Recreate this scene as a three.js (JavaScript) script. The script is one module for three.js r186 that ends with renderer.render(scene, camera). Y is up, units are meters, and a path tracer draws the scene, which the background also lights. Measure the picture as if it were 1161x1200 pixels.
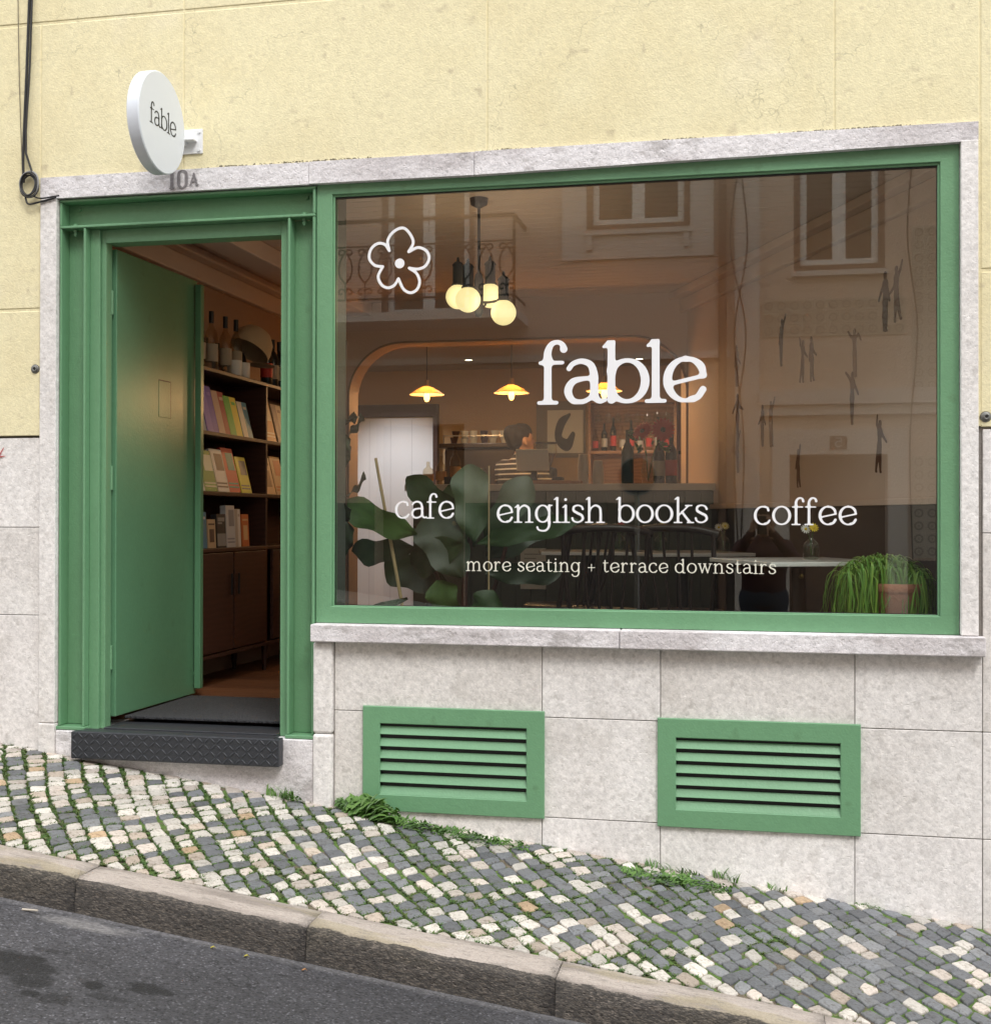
import * as THREE from 'three';
import { mergeGeometries, mergeVertices, toCreasedNormals } from 'three/addons/utils/BufferGeometryUtils.js';
import { RoundedBoxGeometry } from 'three/addons/geometries/RoundedBoxGeometry.js';

// ---------------------------------------------------------------- camera, sky, sun, exposure
const scene = new THREE.Scene();
const camera = new THREE.PerspectiveCamera(44.113, 990 / 1024, 0.05, 300);
camera.rotation.order = 'YXZ';
camera.position.set(0, 1.55, 5.25);
camera.rotation.set(0.0059, 0.2072, 0.0017);

const renderer = new THREE.WebGLRenderer({ antialias: true });
renderer.toneMapping = THREE.LinearToneMapping;
renderer.toneMappingExposure = 1.56;
renderer.shadowMap.enabled = true;

{ // overcast sky: a little brighter overhead than at the horizon, with soft cloud variation
  const W = 256, H = 128, d = new Float32Array(W * H * 4);
  for (let j = 0; j < H; j++) for (let i = 0; i < W; i++) {
    const el = (j + 0.5) / H * Math.PI - Math.PI / 2, az = i / W * Math.PI * 2;
    const s = Math.max(0, Math.sin(el));
    const cl = 1 + 0.05 * Math.sin(3 * az + 4 * s) + 0.04 * Math.sin(7 * az - 9 * s + 1.3);
    const L = (0.95 + 0.75 * s) * cl * (el < 0 ? 0.5 : 1), k = (j * W + i) * 4;
    d[k] = L * 0.97; d[k + 1] = L * 0.99; d[k + 2] = L * 1.03; d[k + 3] = 1;
  }
  const t = new THREE.DataTexture(d, W, H, THREE.RGBAFormat, THREE.FloatType);
  t.mapping = THREE.EquirectangularReflectionMapping; t.magFilter = THREE.LinearFilter; t.needsUpdate = true;
  scene.background = t; scene.environment = t;
}
const sun = new THREE.DirectionalLight(new THREE.Color(1, 0.965, 0.91), 1.1);
sun.position.set(5, 14, 9); sun.target.position.set(-1, 1, 0); sun.castShadow = true; sun.shadow.radius = 30;
sun.shadow.mapSize.set(2048, 2048);
Object.assign(sun.shadow.camera, { left: -12, right: 12, top: 12, bottom: -12, near: 0.5, far: 50 });
scene.add(sun, sun.target);

// ---------------------------------------------------------------- helpers
let seed = 7;
const rnd = () => { seed = (seed * 1664525 + 1013904223) >>> 0; return seed / 4294967296; };
const rr = (a, b) => a + (b - a) * rnd();
const V = (x, y, z) => new THREE.Vector3(x, y, z);
const lerp = (a, b, t) => a + (b - a) * t, clamp = (x, a = 0, b = 1) => Math.min(b, Math.max(a, x));
const sm = (a, b, x) => { const t = clamp((x - a) / (b - a)); return t * t * (3 - 2 * t); };
const hash = (x, y, s) => { let h = (x * 374761393 + y * 668265263 + s * 974711) | 0; h = Math.imul(h ^ (h >>> 13), 1274126177); h ^= h >>> 16; return (h >>> 0) / 4294967296; };
function vn(x, y, per, s) { // periodic value noise
  const xi = Math.floor(x), yi = Math.floor(y), fx = x - xi, fy = y - yi;
  const u = fx * fx * (3 - 2 * fx), v = fy * fy * (3 - 2 * fy), m = n => ((n % per) + per) % per;
  const a = hash(m(xi), m(yi), s), b = hash(m(xi + 1), m(yi), s), c = hash(m(xi), m(yi + 1), s), d = hash(m(xi + 1), m(yi + 1), s);
  return a + (b - a) * u + (c - a) * v + (a - b - c + d) * u * v;
}
function fbm(u, v, f, oct, s, gain = 0.5) {
  let r = 0, a = 1, n = 0;
  for (let o = 0; o < oct; o++) { r += a * vn(u * f, v * f, f, s + o * 17); n += a; a *= gain; f *= 2; }
  return r / n;
}
const enc = c => { c = clamp(c); return 255 * (c <= 0.0031308 ? 12.92 * c : 1.055 * Math.pow(c, 1 / 2.4) - 0.055); };
function tex(w, h, metresU, metresV, fn, srgb = true) {
  const d = new Uint8Array(w * h * 4);
  for (let j = 0; j < h; j++) for (let i = 0; i < w; i++) {
    const c = fn((i + 0.5) / w, (j + 0.5) / h), k = (j * w + i) * 4;
    if (srgb) { d[k] = enc(c[0]); d[k + 1] = enc(c[1]); d[k + 2] = enc(c[2]); } else d[k] = d[k + 1] = d[k + 2] = 255 * clamp(c);
    d[k + 3] = 255;
  }
  const t = new THREE.DataTexture(d, w, h);
  t.wrapS = t.wrapT = THREE.RepeatWrapping; t.magFilter = THREE.LinearFilter; t.minFilter = THREE.LinearFilter;
  if (srgb) t.colorSpace = THREE.SRGBColorSpace;
  t.repeat.set(1 / metresU, 1 / metresV); t.needsUpdate = true;
  return t;
}
const col = (r, g, b) => new THREE.Color().setRGB(r, g, b);
const mat = (o) => { const m = new (o.phys ? THREE.MeshPhysicalMaterial : THREE.MeshStandardMaterial)(); delete o.phys; for (const k in o) { if (Array.isArray(o[k])) m[k] = col(...o[k]); else m[k] = o[k]; } return m; };
const mix3 = (a, b, t) => [lerp(a[0], b[0], t), lerp(a[1], b[1], t), lerp(a[2], b[2], t)];
const mul3 = (a, k) => [a[0] * k, a[1] * k, a[2] * k];

function boxUV(g) { // uv in metres from the dominant axis of every face
  if (g.index) g = g.toNonIndexed();
  const p = g.attributes.position, n = p.count, uv = new Float32Array(n * 2);
  const a = V(), b = V(), c = V(), nn = V();
  for (let i = 0; i < n; i += 3) {
    a.fromBufferAttribute(p, i); b.fromBufferAttribute(p, i + 1); c.fromBufferAttribute(p, i + 2);
    nn.copy(b).sub(a).cross(c.clone().sub(a));
    const x = Math.abs(nn.x), y = Math.abs(nn.y), z = Math.abs(nn.z);
    [a, b, c].forEach((q, k) => {
      const o = (i + k) * 2;
      if (z >= x && z >= y) { uv[o] = q.x; uv[o + 1] = q.y; } else if (y >= x) { uv[o] = q.x; uv[o + 1] = q.z; } else { uv[o] = q.z; uv[o + 1] = q.y; }
    });
  }
  g.setAttribute('uv', new THREE.BufferAttribute(uv, 2));
  return g;
}
const box = (x0, x1, y0, y1, z0, z1) => new THREE.BoxGeometry(x1 - x0, y1 - y0, z1 - z0).translate((x0 + x1) / 2, (y0 + y1) / 2, (z0 + z1) / 2);
const rbox = (x0, x1, y0, y1, z0, z1, r = 0.004, s = 2) => new RoundedBoxGeometry(x1 - x0, y1 - y0, z1 - z0, s, Math.min(r, (x1 - x0) / 2.01, (y1 - y0) / 2.01, (z1 - z0) / 2.01)).translate((x0 + x1) / 2, (y0 + y1) / 2, (z0 + z1) / 2);
const cyl = (r0, r1, h, x, y, z, n = 20) => new THREE.CylinderGeometry(r1, r0, h, n).translate(x, y + h / 2, z);
const tube = (pts, r, n = 24, k = 8, closed = false) => new THREE.TubeGeometry(new THREE.CatmullRomCurve3(pts, closed), n, r, k, closed);
const bar = (a, b, r0, r1 = r0, n = 10) => { const d = b.clone().sub(a), g = new THREE.CylinderGeometry(r1, r0, d.length(), n); g.applyQuaternion(new THREE.Quaternion().setFromUnitVectors(V(0, 1, 0), d.clone().normalize())); return g.translate((a.x + b.x) / 2, (a.y + b.y) / 2, (a.z + b.z) / 2); };
const lathe = (pts, n = 24) => new THREE.LatheGeometry(pts.map(p => new THREE.Vector2(p[0], p[1])), n);
function merge(gs) {
  const keep = ['position', 'normal', 'uv', 'color'];
  gs = gs.map(g => { g = g.index ? g.toNonIndexed() : g; for (const k of Object.keys(g.attributes)) if (!keep.includes(k)) g.deleteAttribute(k); return g; });
  return gs.length === 1 ? gs[0] : mergeGeometries(gs);
}
const taken = {};
function numbered(n) { if (!(n in taken)) { taken[n] = 0; return n; } return n + '_' + String(++taken[n]).padStart(3, '0'); }
function part(parent, name, g, m, uvm = true) {
  if (Array.isArray(g)) g = merge(g);
  if (uvm) g = boxUV(g);
  const o = new THREE.Mesh(g, m); o.name = name; o.castShadow = o.receiveShadow = true; parent.add(o); return o;
}
function sub(parent, name) { const o = new THREE.Group(); o.name = name; parent.add(o); return o; }
function thing(name, label, category, group, pos) {
  const o = new THREE.Group(); o.name = numbered(name); o.userData = { label, category }; if (group) o.userData.group = group;
  if (pos) o.position.copy(pos); scene.add(o); return o;
}
function structure(name, label, category) { const o = thing(name, label, category); o.userData.kind = 'structure'; return o; }

// ---------------------------------------------------------------- iso surfaces (surface nets) and 2D outlines (marching squares)
function iso(f, lo, hi, c) {
  const nx = Math.ceil((hi.x - lo.x) / c) + 1, ny = Math.ceil((hi.y - lo.y) / c) + 1, nz = Math.ceil((hi.z - lo.z) / c) + 1;
  const F = new Float32Array(nx * ny * nz), id = (i, j, k) => (k * ny + j) * nx + i;
  for (let k = 0; k < nz; k++) for (let j = 0; j < ny; j++) for (let i = 0; i < nx; i++) F[id(i, j, k)] = f(lo.x + i * c, lo.y + j * c, lo.z + k * c);
  const vi = new Int32Array(nx * ny * nz).fill(-1), P = [], I = [];
  for (let k = 0; k < nz - 1; k++) for (let j = 0; j < ny - 1; j++) for (let i = 0; i < nx - 1; i++) {
    let sx = 0, sy = 0, sz = 0, n = 0, m = 0;
    const v = []; for (let t = 0; t < 8; t++) { v[t] = F[id(i + (t & 1), j + ((t >> 1) & 1), k + (t >> 2))]; if (v[t] < 0) m |= 1 << t; }
    if (m === 0 || m === 255) continue;
    for (let a = 0; a < 8; a++) for (const b of [a | 1, a | 2, a | 4]) if (b !== a && ((m >> a) & 1) !== ((m >> b) & 1)) {
      const t = v[a] / (v[a] - v[b]);
      sx += (a & 1) + t * ((b & 1) - (a & 1)); sy += ((a >> 1) & 1) + t * (((b >> 1) & 1) - ((a >> 1) & 1)); sz += (a >> 2) + t * ((b >> 2) - (a >> 2)); n++;
    }
    vi[id(i, j, k)] = P.length / 3; P.push(lo.x + (i + sx / n) * c, lo.y + (j + sy / n) * c, lo.z + (k + sz / n) * c);
  }
  for (let k = 1; k < nz - 1; k++) for (let j = 1; j < ny - 1; j++) for (let i = 1; i < nx - 1; i++) {
    const a = F[id(i, j, k)] < 0;
    for (let ax = 0; ax < 3; ax++) {
      const b = F[id(i + (ax === 0), j + (ax === 1), k + (ax === 2))] < 0; if (a === b) continue;
      const [u, w] = [[0, 1, 0, 0, 0, 1], [0, 0, 1, 1, 0, 0], [1, 0, 0, 0, 1, 0]][ax].reduce((r, x, n) => (r[n < 3 ? 0 : 1].push(x), r), [[], []]);
      const q = [vi[id(i, j, k)], vi[id(i - u[0], j - u[1], k - u[2])], vi[id(i - u[0] - w[0], j - u[1] - w[1], k - u[2] - w[2])], vi[id(i - w[0], j - w[1], k - w[2])]];
      if (a) I.push(q[0], q[1], q[2], q[0], q[2], q[3]); else I.push(q[0], q[2], q[1], q[0], q[3], q[2]);
    }
  }
  const g = new THREE.BufferGeometry(); g.setAttribute('position', new THREE.Float32BufferAttribute(P, 3)); g.setIndex(I); g.computeVertexNormals();
  g.setAttribute('uv', new THREE.Float32BufferAttribute(new Float32Array(P.length / 3 * 2), 2));
  return g;
}
const capd = (px, py, pz, a, b) => { // tapered capsule, a = [x, y, z, r]
  const dx = b[0] - a[0], dy = b[1] - a[1], dz = b[2] - a[2], l = dx * dx + dy * dy + dz * dz || 1e-9;
  const t = clamp(((px - a[0]) * dx + (py - a[1]) * dy + (pz - a[2]) * dz) / l);
  return Math.hypot(px - a[0] - t * dx, py - a[1] - t * dy, pz - a[2] - t * dz) - (a[3] + t * (b[3] - a[3]));
};
const smin = (a, b, k) => { const h = Math.max(k - Math.abs(a - b), 0) / k; return Math.min(a, b) - h * h * k / 4; };
function outline(f, x0, x1, y0, y1, c) { // contours of f < 0 as THREE.Shapes with holes
  const nx = Math.ceil((x1 - x0) / c) + 1, ny = Math.ceil((y1 - y0) / c) + 1, F = [];
  for (let j = 0; j < ny; j++) for (let i = 0; i < nx; i++) F.push(f(x0 + i * c, y0 + j * c));
  const at = (i, j) => F[j * nx + i], next = new Map(), pos = new Map();
  const edge = (i, j, h) => { const k = (j * nx + i) * 2 + h; if (!pos.has(k)) { const a = at(i, j), b = h ? at(i, j + 1) : at(i + 1, j), t = a / (a - b); pos.set(k, [x0 + (i + (h ? 0 : t)) * c, y0 + (j + (h ? t : 0)) * c]); } return k; };
  for (let j = 0; j < ny - 1; j++) for (let i = 0; i < nx - 1; i++) {
    const m = (at(i, j) < 0) | ((at(i + 1, j) < 0) << 1) | ((at(i + 1, j + 1) < 0) << 2) | ((at(i, j + 1) < 0) << 3);
    if (m === 0 || m === 15) continue;
    const B = () => edge(i, j, 0), R = () => edge(i + 1, j, 1), T = () => edge(i, j + 1, 0), L = () => edge(i, j, 1);
    const segs = { 1: [[B, L]], 2: [[R, B]], 3: [[R, L]], 4: [[T, R]], 5: [[B, R], [T, L]], 6: [[T, B]], 7: [[T, L]], 8: [[L, T]], 9: [[B, T]], 10: [[L, B], [R, T]], 11: [[R, T]], 12: [[L, R]], 13: [[B, R]], 14: [[L, B]] }[m];
    for (const [a, b] of segs) next.set(a(), b());
  }
  const loops = [];
  while (next.size) { const s = next.keys().next().value; let k = s; const l = []; while (next.has(k)) { l.push(pos.get(k)); const n = next.get(k); next.delete(k); k = n; } if (l.length > 5) loops.push(l); }
  const area = l => l.reduce((s, p, i) => { const q = l[(i + 1) % l.length]; return s + p[0] * q[1] - q[0] * p[1]; }, 0) / 2;
  const inside = (p, l) => { let r = false; for (let i = 0, j = l.length - 1; i < l.length; j = i++) if ((l[i][1] > p[1]) !== (l[j][1] > p[1]) && p[0] < (l[j][0] - l[i][0]) * (p[1] - l[i][1]) / (l[j][1] - l[i][1]) + l[i][0]) r = !r; return r; };
  const thin = l => l.filter((p, i) => { const a = l[(i + l.length - 1) % l.length], b = l[(i + 1) % l.length]; return i % 2 === 0 || Math.abs((b[0] - a[0]) * (p[1] - a[1]) - (b[1] - a[1]) * (p[0] - a[0])) > c * c * 0.05; });
  const A = loops.map(l => ({ l, a: area(l) })), big = Math.max(...A.map(o => Math.abs(o.a))), sg = Math.sign(A.find(o => Math.abs(o.a) === big).a);
  const outs = A.filter(o => o.a * sg > 0), holes = A.filter(o => o.a * sg < 0);
  return outs.map(o => { const s = new THREE.Shape(thin(o.l).map(p => new THREE.Vector2(...p))); for (const h of holes) if (inside(h.l[0], o.l)) s.holes.push(new THREE.Path(thin(h.l).map(p => new THREE.Vector2(...p)))); return s; });
}
const extrude = (shapes, depth, bevel = 0) => new THREE.ExtrudeGeometry(shapes, bevel ? { depth, bevelEnabled: true, bevelSize: bevel, bevelThickness: bevel, bevelSegments: 1, curveSegments: 10 } : { depth, bevelEnabled: false, curveSegments: 10 });

// ---------------------------------------------------------------- lettering: strokes with soft joins
function spline(pts, per = 8) { // pts [x, y, w]
  const c = new THREE.CatmullRomCurve3(pts.map(p => V(p[0], p[1], p[2])), false, 'centripetal'), n = (pts.length - 1) * per, r = [];
  for (let i = 0; i <= n; i++) { const p = c.getPoint(i / n); r.push([p.x, p.y, p.z / 2]); } return r;
}
function glyphs(T, t, S) { // T thick stem, t thin stroke, S serif; x-height 1, ascender 1.43
  const L = (...p) => p.map(q => [q[0], q[1], q[2] / 2]);
  const arc = (cx, cy, rx, ry, a0, a1, th = T * 1.08) => { const r = []; for (let i = 0; i <= 28; i++) { const a = (a0 + (a1 - a0) * i / 28) * Math.PI / 180, c = Math.abs(Math.cos(a)); r.push([cx + rx * Math.cos(a), cy + ry * Math.sin(a), (t + (th - t) * Math.pow(c, 1.6)) / 2]); } return r; };
  const ser = (x, y, w = 0.2) => L([x - w, y, S], [x + w, y, S]);
  const flag = (x, y) => L([x - 0.17, y - 0.13, S * 0.8], [x - 0.02, y - 0.04, T * 0.8]);
  const h = S / 2, st = (x, a, b) => L([x, a, T], [x, b, T * 0.94]);
  const arch = (x, w) => spline([[x, 0.62, t], [x + 0.16, 0.86, t * 1.1], [x + w * 0.58, 0.95, t * 1.35], [x + w * 0.93, 0.82, T * 0.95], [x + w, 0.55, T], [x + w, 0.05, T]]);
  const G = {
    f: [0.62, st(0.2, 0.05, 1.0), spline([[0.2, 0.98, T], [0.2, 1.18, T * 0.95], [0.29, 1.36, t * 1.3], [0.43, 1.4, t * 1.1], [0.53, 1.34, t * 1.3], [0.56, 1.24, T * 0.95]]), L([0.03, 0.94, S], [0.53, 0.94, S]), ser(0.2, h)],
    a: [0.93, spline([[0.12, 0.8, t * 1.25], [0.2, 0.9, t * 1.2], [0.4, 0.96, t * 1.3], [0.6, 0.88, T * 0.85], [0.68, 0.66, T], [0.69, 0.34, T], [0.72, 0.14, T * 0.9], [0.82, 0.06, t * 1.2], [0.93, 0.09, t]]), spline([[0.68, 0.57, t], [0.46, 0.57, t * 1.1], [0.2, 0.5, T * 0.85], [0.1, 0.29, T], [0.2, 0.09, T * 0.8], [0.4, 0.05, t * 1.2], [0.6, 0.14, t * 1.1], [0.69, 0.3, t]])],
    b: [1.03, st(0.2, 0.1, 1.36), flag(0.2, 1.4), arc(0.55, 0.5, 0.4, 0.455, 150, -150), L([0.2, 0.3, t], [0.2, 0.08, t * 1.2])],
    l: [0.43, st(0.21, 0.05, 1.36), flag(0.21, 1.4), ser(0.21, h)],
    e: [0.97, spline([[0.88, 0.6, T * 0.7], [0.83, 0.78, T * 0.95], [0.68, 0.92, t * 1.35], [0.5, 0.96, t * 1.05]]), arc(0.5, 0.5, 0.4, 0.46, 90, 290), spline([[0.62, 0.065, t * 1.3], [0.76, 0.12, t * 1.5], [0.87, 0.28, t * 1.6]]), L([0.1, 0.4, t * 0.95], [0.89, 0.58, t * 0.95])],
    c: [0.9, arc(0.48, 0.5, 0.39, 0.46, 75, 290), spline([[0.58, 0.955, t], [0.71, 0.9, t * 1.3], [0.76, 0.77, T * 0.95]]), spline([[0.6, 0.065, t * 1.3], [0.73, 0.12, t * 1.4], [0.82, 0.24, t * 1.2]])],
    o: [1.0, arc(0.5, 0.5, 0.41, 0.46, 0, 360)],
    n: [1.12, st(0.22, 0.05, 0.93), flag(0.22, 0.97), arch(0.22, 0.62), ser(0.22, h), ser(0.84, h)],
    h: [1.1, st(0.2, 0.05, 1.36), flag(0.2, 1.4), arch(0.2, 0.62), ser(0.2, h), ser(0.82, h)],
    m: [1.68, st(0.22, 0.05, 0.93), flag(0.22, 0.97), arch(0.22, 0.56), arch(0.78, 0.6), ser(0.22, h), ser(0.78, h, 0.17), ser(1.38, h)],
    r: [0.78, st(0.22, 0.05, 0.93), flag(0.22, 0.97), spline([[0.22, 0.6, t], [0.35, 0.84, t * 1.1], [0.52, 0.94, t * 1.3], [0.65, 0.86, T * 0.95]]), ser(0.22, h)],
    i: [0.46, st(0.22, 0.05, 0.93), flag(0.22, 0.97), ser(0.22, h), L([0.21, 1.27, T * 1.15], [0.211, 1.27, T * 1.15])],
    s: [0.78, spline([[0.66, 0.76, t * 1.5], [0.6, 0.88, t * 1.2], [0.4, 0.955, t * 1.05], [0.18, 0.87, T * 0.9], [0.16, 0.68, T], [0.38, 0.53, T * 1.02], [0.61, 0.4, T], [0.66, 0.22, T * 0.95], [0.5, 0.07, t * 1.1], [0.3, 0.05, t * 1.1], [0.14, 0.13, t * 1.2], [0.09, 0.26, t * 1.5]])],
    k: [1.02, st(0.2, 0.05, 1.36), flag(0.2, 1.4), ser(0.2, h), L([0.22, 0.4, t], [0.74, 0.92, t]), ser(0.76, 0.94, 0.17), L([0.42, 0.58, T * 0.9], [0.82, 0.06, T * 0.95]), ser(0.86, h, 0.16)],
    g: [1.0, arc(0.44, 0.5, 0.36, 0.455, 25, 335), L([0.8, 0.95, T * 0.9], [0.8, 0.0, T]), spline([[0.8, 0.05, T], [0.78, -0.2, T * 0.95], [0.62, -0.4, t * 1.3], [0.38, -0.43, t * 1.1], [0.2, -0.36, t * 1.2], [0.14, -0.24, T * 0.85]]), L([0.8, 0.93, S], [0.95, 0.96, S])],
    t: [0.66, L([0.26, 1.2, T * 0.6], [0.26, 0.9, T]), spline([[0.26, 0.95, T], [0.26, 0.3, T], [0.3, 0.12, T * 0.85], [0.44, 0.055, t * 1.2], [0.6, 0.13, t]]), L([0.05, 0.94, S], [0.56, 0.94, S])],
    d: [1.08, arc(0.46, 0.5, 0.38, 0.455, 30, 330), L([0.82, 1.36, T], [0.82, 0.08, T]), flag(0.82, 1.4), L([0.82, h, S], [1.02, h, S])],
    w: [1.38, L([0.16, 0.9, T], [0.42, 0.08, T * 0.9]), L([0.42, 0.08, t], [0.68, 0.9, t]), L([0.66, 0.9, T], [0.94, 0.08, T * 0.9]), L([0.94, 0.08, t], [1.2, 0.9, t]), ser(0.15, 0.94, 0.15), ser(0.66, 0.94, 0.13), ser(1.21, 0.94, 0.15)],
    '+': [0.95, L([0.12, 0.46, S], [0.8, 0.46, S]), L([0.46, 0.12, S], [0.46, 0.8, S])],
    A: [1.1, L([0.12, 0.05, t * 1.3], [0.5, 1.3, t * 1.3]), L([0.5, 1.3, T], [0.9, 0.05, T]), L([0.25, 0.45, t], [0.75, 0.45, t]), ser(0.12, h, 0.14), ser(0.9, h, 0.16)],
  };
  return G;
}
function strokeShape(strokes, k, c, pad = 0.2, lo = -9, hi = 9) {
  const segs = []; let x0 = 1e9, x1 = -1e9, y0 = 1e9, y1 = -1e9;
  for (const s of strokes) for (let i = 0; i < s.length; i++) {
    const p = s[i]; x0 = Math.min(x0, p[0]); x1 = Math.max(x1, p[0]); y0 = Math.min(y0, p[1]); y1 = Math.max(y1, p[1]);
    if (i) segs.push([[s[i - 1][0], s[i - 1][1], 0, s[i - 1][2]], [p[0], p[1], 0, p[2]], strokes.indexOf(s)]);
  }
  const f = (x, y) => { const d = strokes.map(() => 9); for (const [a, b, n] of segs) d[n] = Math.min(d[n], capd(x, y, 0, a, b)); let r = d[0]; for (let i = 1; i < d.length; i++) r = smin(r, d[i], k); return Math.max(r, lo - y, y - hi); };
  return outline(f, x0 - pad, x1 + pad, y0 - pad, y1 + pad, c);
}
const glyphCache = {};
function textLine(parent, str, face, x0, x1, y, z, m, track = 0) { // letters between x0 and x1 on the base line y
  const key = face.id; glyphCache[key] ||= { G: glyphs(face.T, face.t, face.S), s: {} };
  const C = glyphCache[key], pos = []; let w = 0;
  for (const ch of str) { if (ch === ' ') { w += 0.52; continue; } pos.push([ch, w]); w += C.G[ch][0] + track; }
  const k = (x1 - x0) / (w - 0.05);
  for (const [ch, x] of pos) {
    C.s[ch] ||= extrude(strokeShape(C.G[ch].slice(1), face.k, 0.026, 0.2, ch === 'g' ? -9 : 0, 'bhkld'.includes(ch) ? 1.41 : 9), 0.004);
    const o = new THREE.Mesh(C.s[ch], m); o.name = 'letter'; o.scale.set(k, k, 0.15); o.position.set(x0 + x * k, y, z); o.castShadow = o.receiveShadow = true; parent.add(o);
  }
  return k;
}

// ---------------------------------------------------------------- materials
const bumpFine = tex(512, 512, 0.5, 0.5, (u, v) => fbm(u, v, 48, 4, 3, 0.7), false);
const bumpStone = tex(512, 512, 0.8, 0.8, (u, v) => { const a = fbm(u, v, 40, 4, 11, 0.65), p = fbm(u, v, 90, 2, 31); return a - (p > 0.7 ? (p - 0.7) * 2.4 : 0); }, false);
const bumpPaint = tex(512, 512, 0.6, 0.6, (u, v) => 0.5 * fbm(u, v, 8, 3, 5) + 0.5 * fbm(u, v, 96, 2, 9), false);
const stuccoMap = tex(1024, 1024, 2.6, 2.6, (u, v) => {
  const a = fbm(u, v, 3, 4, 21), b = fbm(u, v, 14, 4, 41), g = fbm(u, v, 160, 3, 51, 0.8), s = fbm(u * 1, v, 60, 2, 77);
  let c = mix3([0.79, 0.72, 0.47], [0.755, 0.675, 0.425], sm(0.35, 0.7, 0.5 * a + 0.5 * b));
  c = mix3(c, [0.82, 0.75, 0.56], sm(0.62, 0.78, fbm(u, v, 5, 5, 61)) * 0.6);
  c = mul3(c, 0.88 + 0.24 * g);
  if (s > 0.8) c = mix3(c, [0.42, 0.35, 0.24], (s - 0.8) * 2.6);
  c = mix3(c, [0.60, 0.52, 0.36], sm(0.6, 0.74, fbm(u, v, 9, 6, 65, 0.62)) * 0.12);
  if (Math.abs(fbm(u, v, 4, 6, 67, 0.6) - 0.53) < 0.0016) c = mul3(c, 0.78);
  return c;
});
const stuccoBump = tex(1024, 1024, 1.3, 1.3, (u, v) => 0.75 * fbm(u, v, 230, 2, 71, 0.9) + 0.25 * fbm(u, v, 12, 4, 81), false);
const stoneMap = tex(1024, 1024, 1.9, 1.9, (u, v) => {
  const a = fbm(u, v, 4, 5, 91), g = fbm(u, v, 120, 3, 93, 0.8), d = fbm(u, v, 70, 3, 95), w = fbm(u, v, 9, 5, 97, 0.6);
  let c = mix3([0.80, 0.775, 0.755], [0.72, 0.69, 0.665], sm(0.3, 0.7, a));
  const hh = hash(Math.floor(u * 700), Math.floor(v * 700), 9); c = mul3(c, 0.68 + 0.5 * g + 0.14 * hh);
  c = mix3(c, [0.36, 0.33, 0.30], sm(0.66, 0.86, d) * 0.34);
  c = mix3(c, [0.44, 0.405, 0.36], sm(0.62, 0.76, w) * 0.22);
  return c;
});
const stoneDirtyMap = tex(1024, 512, 2.2, 1.1, (u, v) => {
  const a = fbm(u, v, 6, 5, 191), g = fbm(u, v, 110, 3, 193, 0.8), w = fbm(u, v, 16, 5, 197, 0.65), cr = Math.abs(fbm(u, v, 24, 4, 199) - 0.5);
  let c = mix3([0.74, 0.715, 0.725], [0.58, 0.545, 0.55], sm(0.35, 0.68, a));
  const hh = hash(Math.floor(u * 800), Math.floor(v * 400), 9); c = mul3(c, 0.62 + 0.5 * g + 0.26 * hh);
  c = mix3(c, [0.26, 0.235, 0.22], sm(0.6, 0.74, w) * 0.45);
  if (cr < 0.006) c = mul3(c, 0.75);
  return c;
});
const kerbMap = tex(2048, 512, 1.7, 0.5, (u, v) => { // v runs over the top (0 to 0.5), then down the face
  const g = hash(Math.floor(u * 1100), Math.floor(v * 330), 7), g1 = fbm(u, v, 220, 3, 111, 0.85), a = fbm(u, v, 8, 5, 113), b = fbm(u, v, 5, 5, 115), e = 0.475 + 0.09 * (fbm(u, v, 20, 5, 117, 0.7) - 0.5);
  let c = mix3([0.26, 0.225, 0.2], [0.40, 0.35, 0.315], sm(0.3, 0.7, a)); c = mix3(c, [0.31, 0.265, 0.15], sm(0.58, 0.72, b) * 0.45); c = mix3(c, [0.22, 0.2, 0.18], sm(0.62, 0.7, fbm(u, v, 40, 4, 118, 0.7)) * 0.6);
  const n = fbm(u, v, 150, 3, 121, 0.8), cover = sm(e, e + 0.03, v) * (0.62 + 0.38 * sm(0.36, 0.55, fbm(u, v, 6, 5, 119))) * (1 - 0.5 * sm(0.86, 0.97, v + 0.12 * (a - 0.5)));
  const grime = clamp((cover * 1.5 - n) * 3 + 0.25 * cover) * Math.min(1, cover * 1.6);
  c = mix3(c, mix3([0.032, 0.03, 0.028], [0.14, 0.12, 0.1], sm(0.42, 0.75, n)), grime * 0.93);
  return mul3(c, 0.55 + 0.6 * g1 + 0.3 * g);
});
const cobMap = tex(512, 512, 0.35, 0.35, (u, v) => { const g = fbm(u, v, 60, 3, 121, 0.8), a = fbm(u, v, 12, 3, 123); const d = sm(0.56, 0.74, fbm(u, v, 30, 4, 125, 0.7)); return mul3(mix3([1, 1, 1], [0.5, 0.46, 0.4], d * 0.75), clamp(0.52 + 0.5 * g + 0.24 * a)); });
const bedMap = tex(512, 512, 0.9, 0.9, (u, v) => { const g = fbm(u, v, 100, 3, 131, 0.8), a = fbm(u, v, 7, 4, 133), b = fbm(u, v, 28, 3, 135); return mul3(mix3([0.14, 0.115, 0.08], [0.085, 0.15, 0.03], sm(0.36, 0.5, 0.6 * a + 0.4 * b)), 0.55 + g); });
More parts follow.
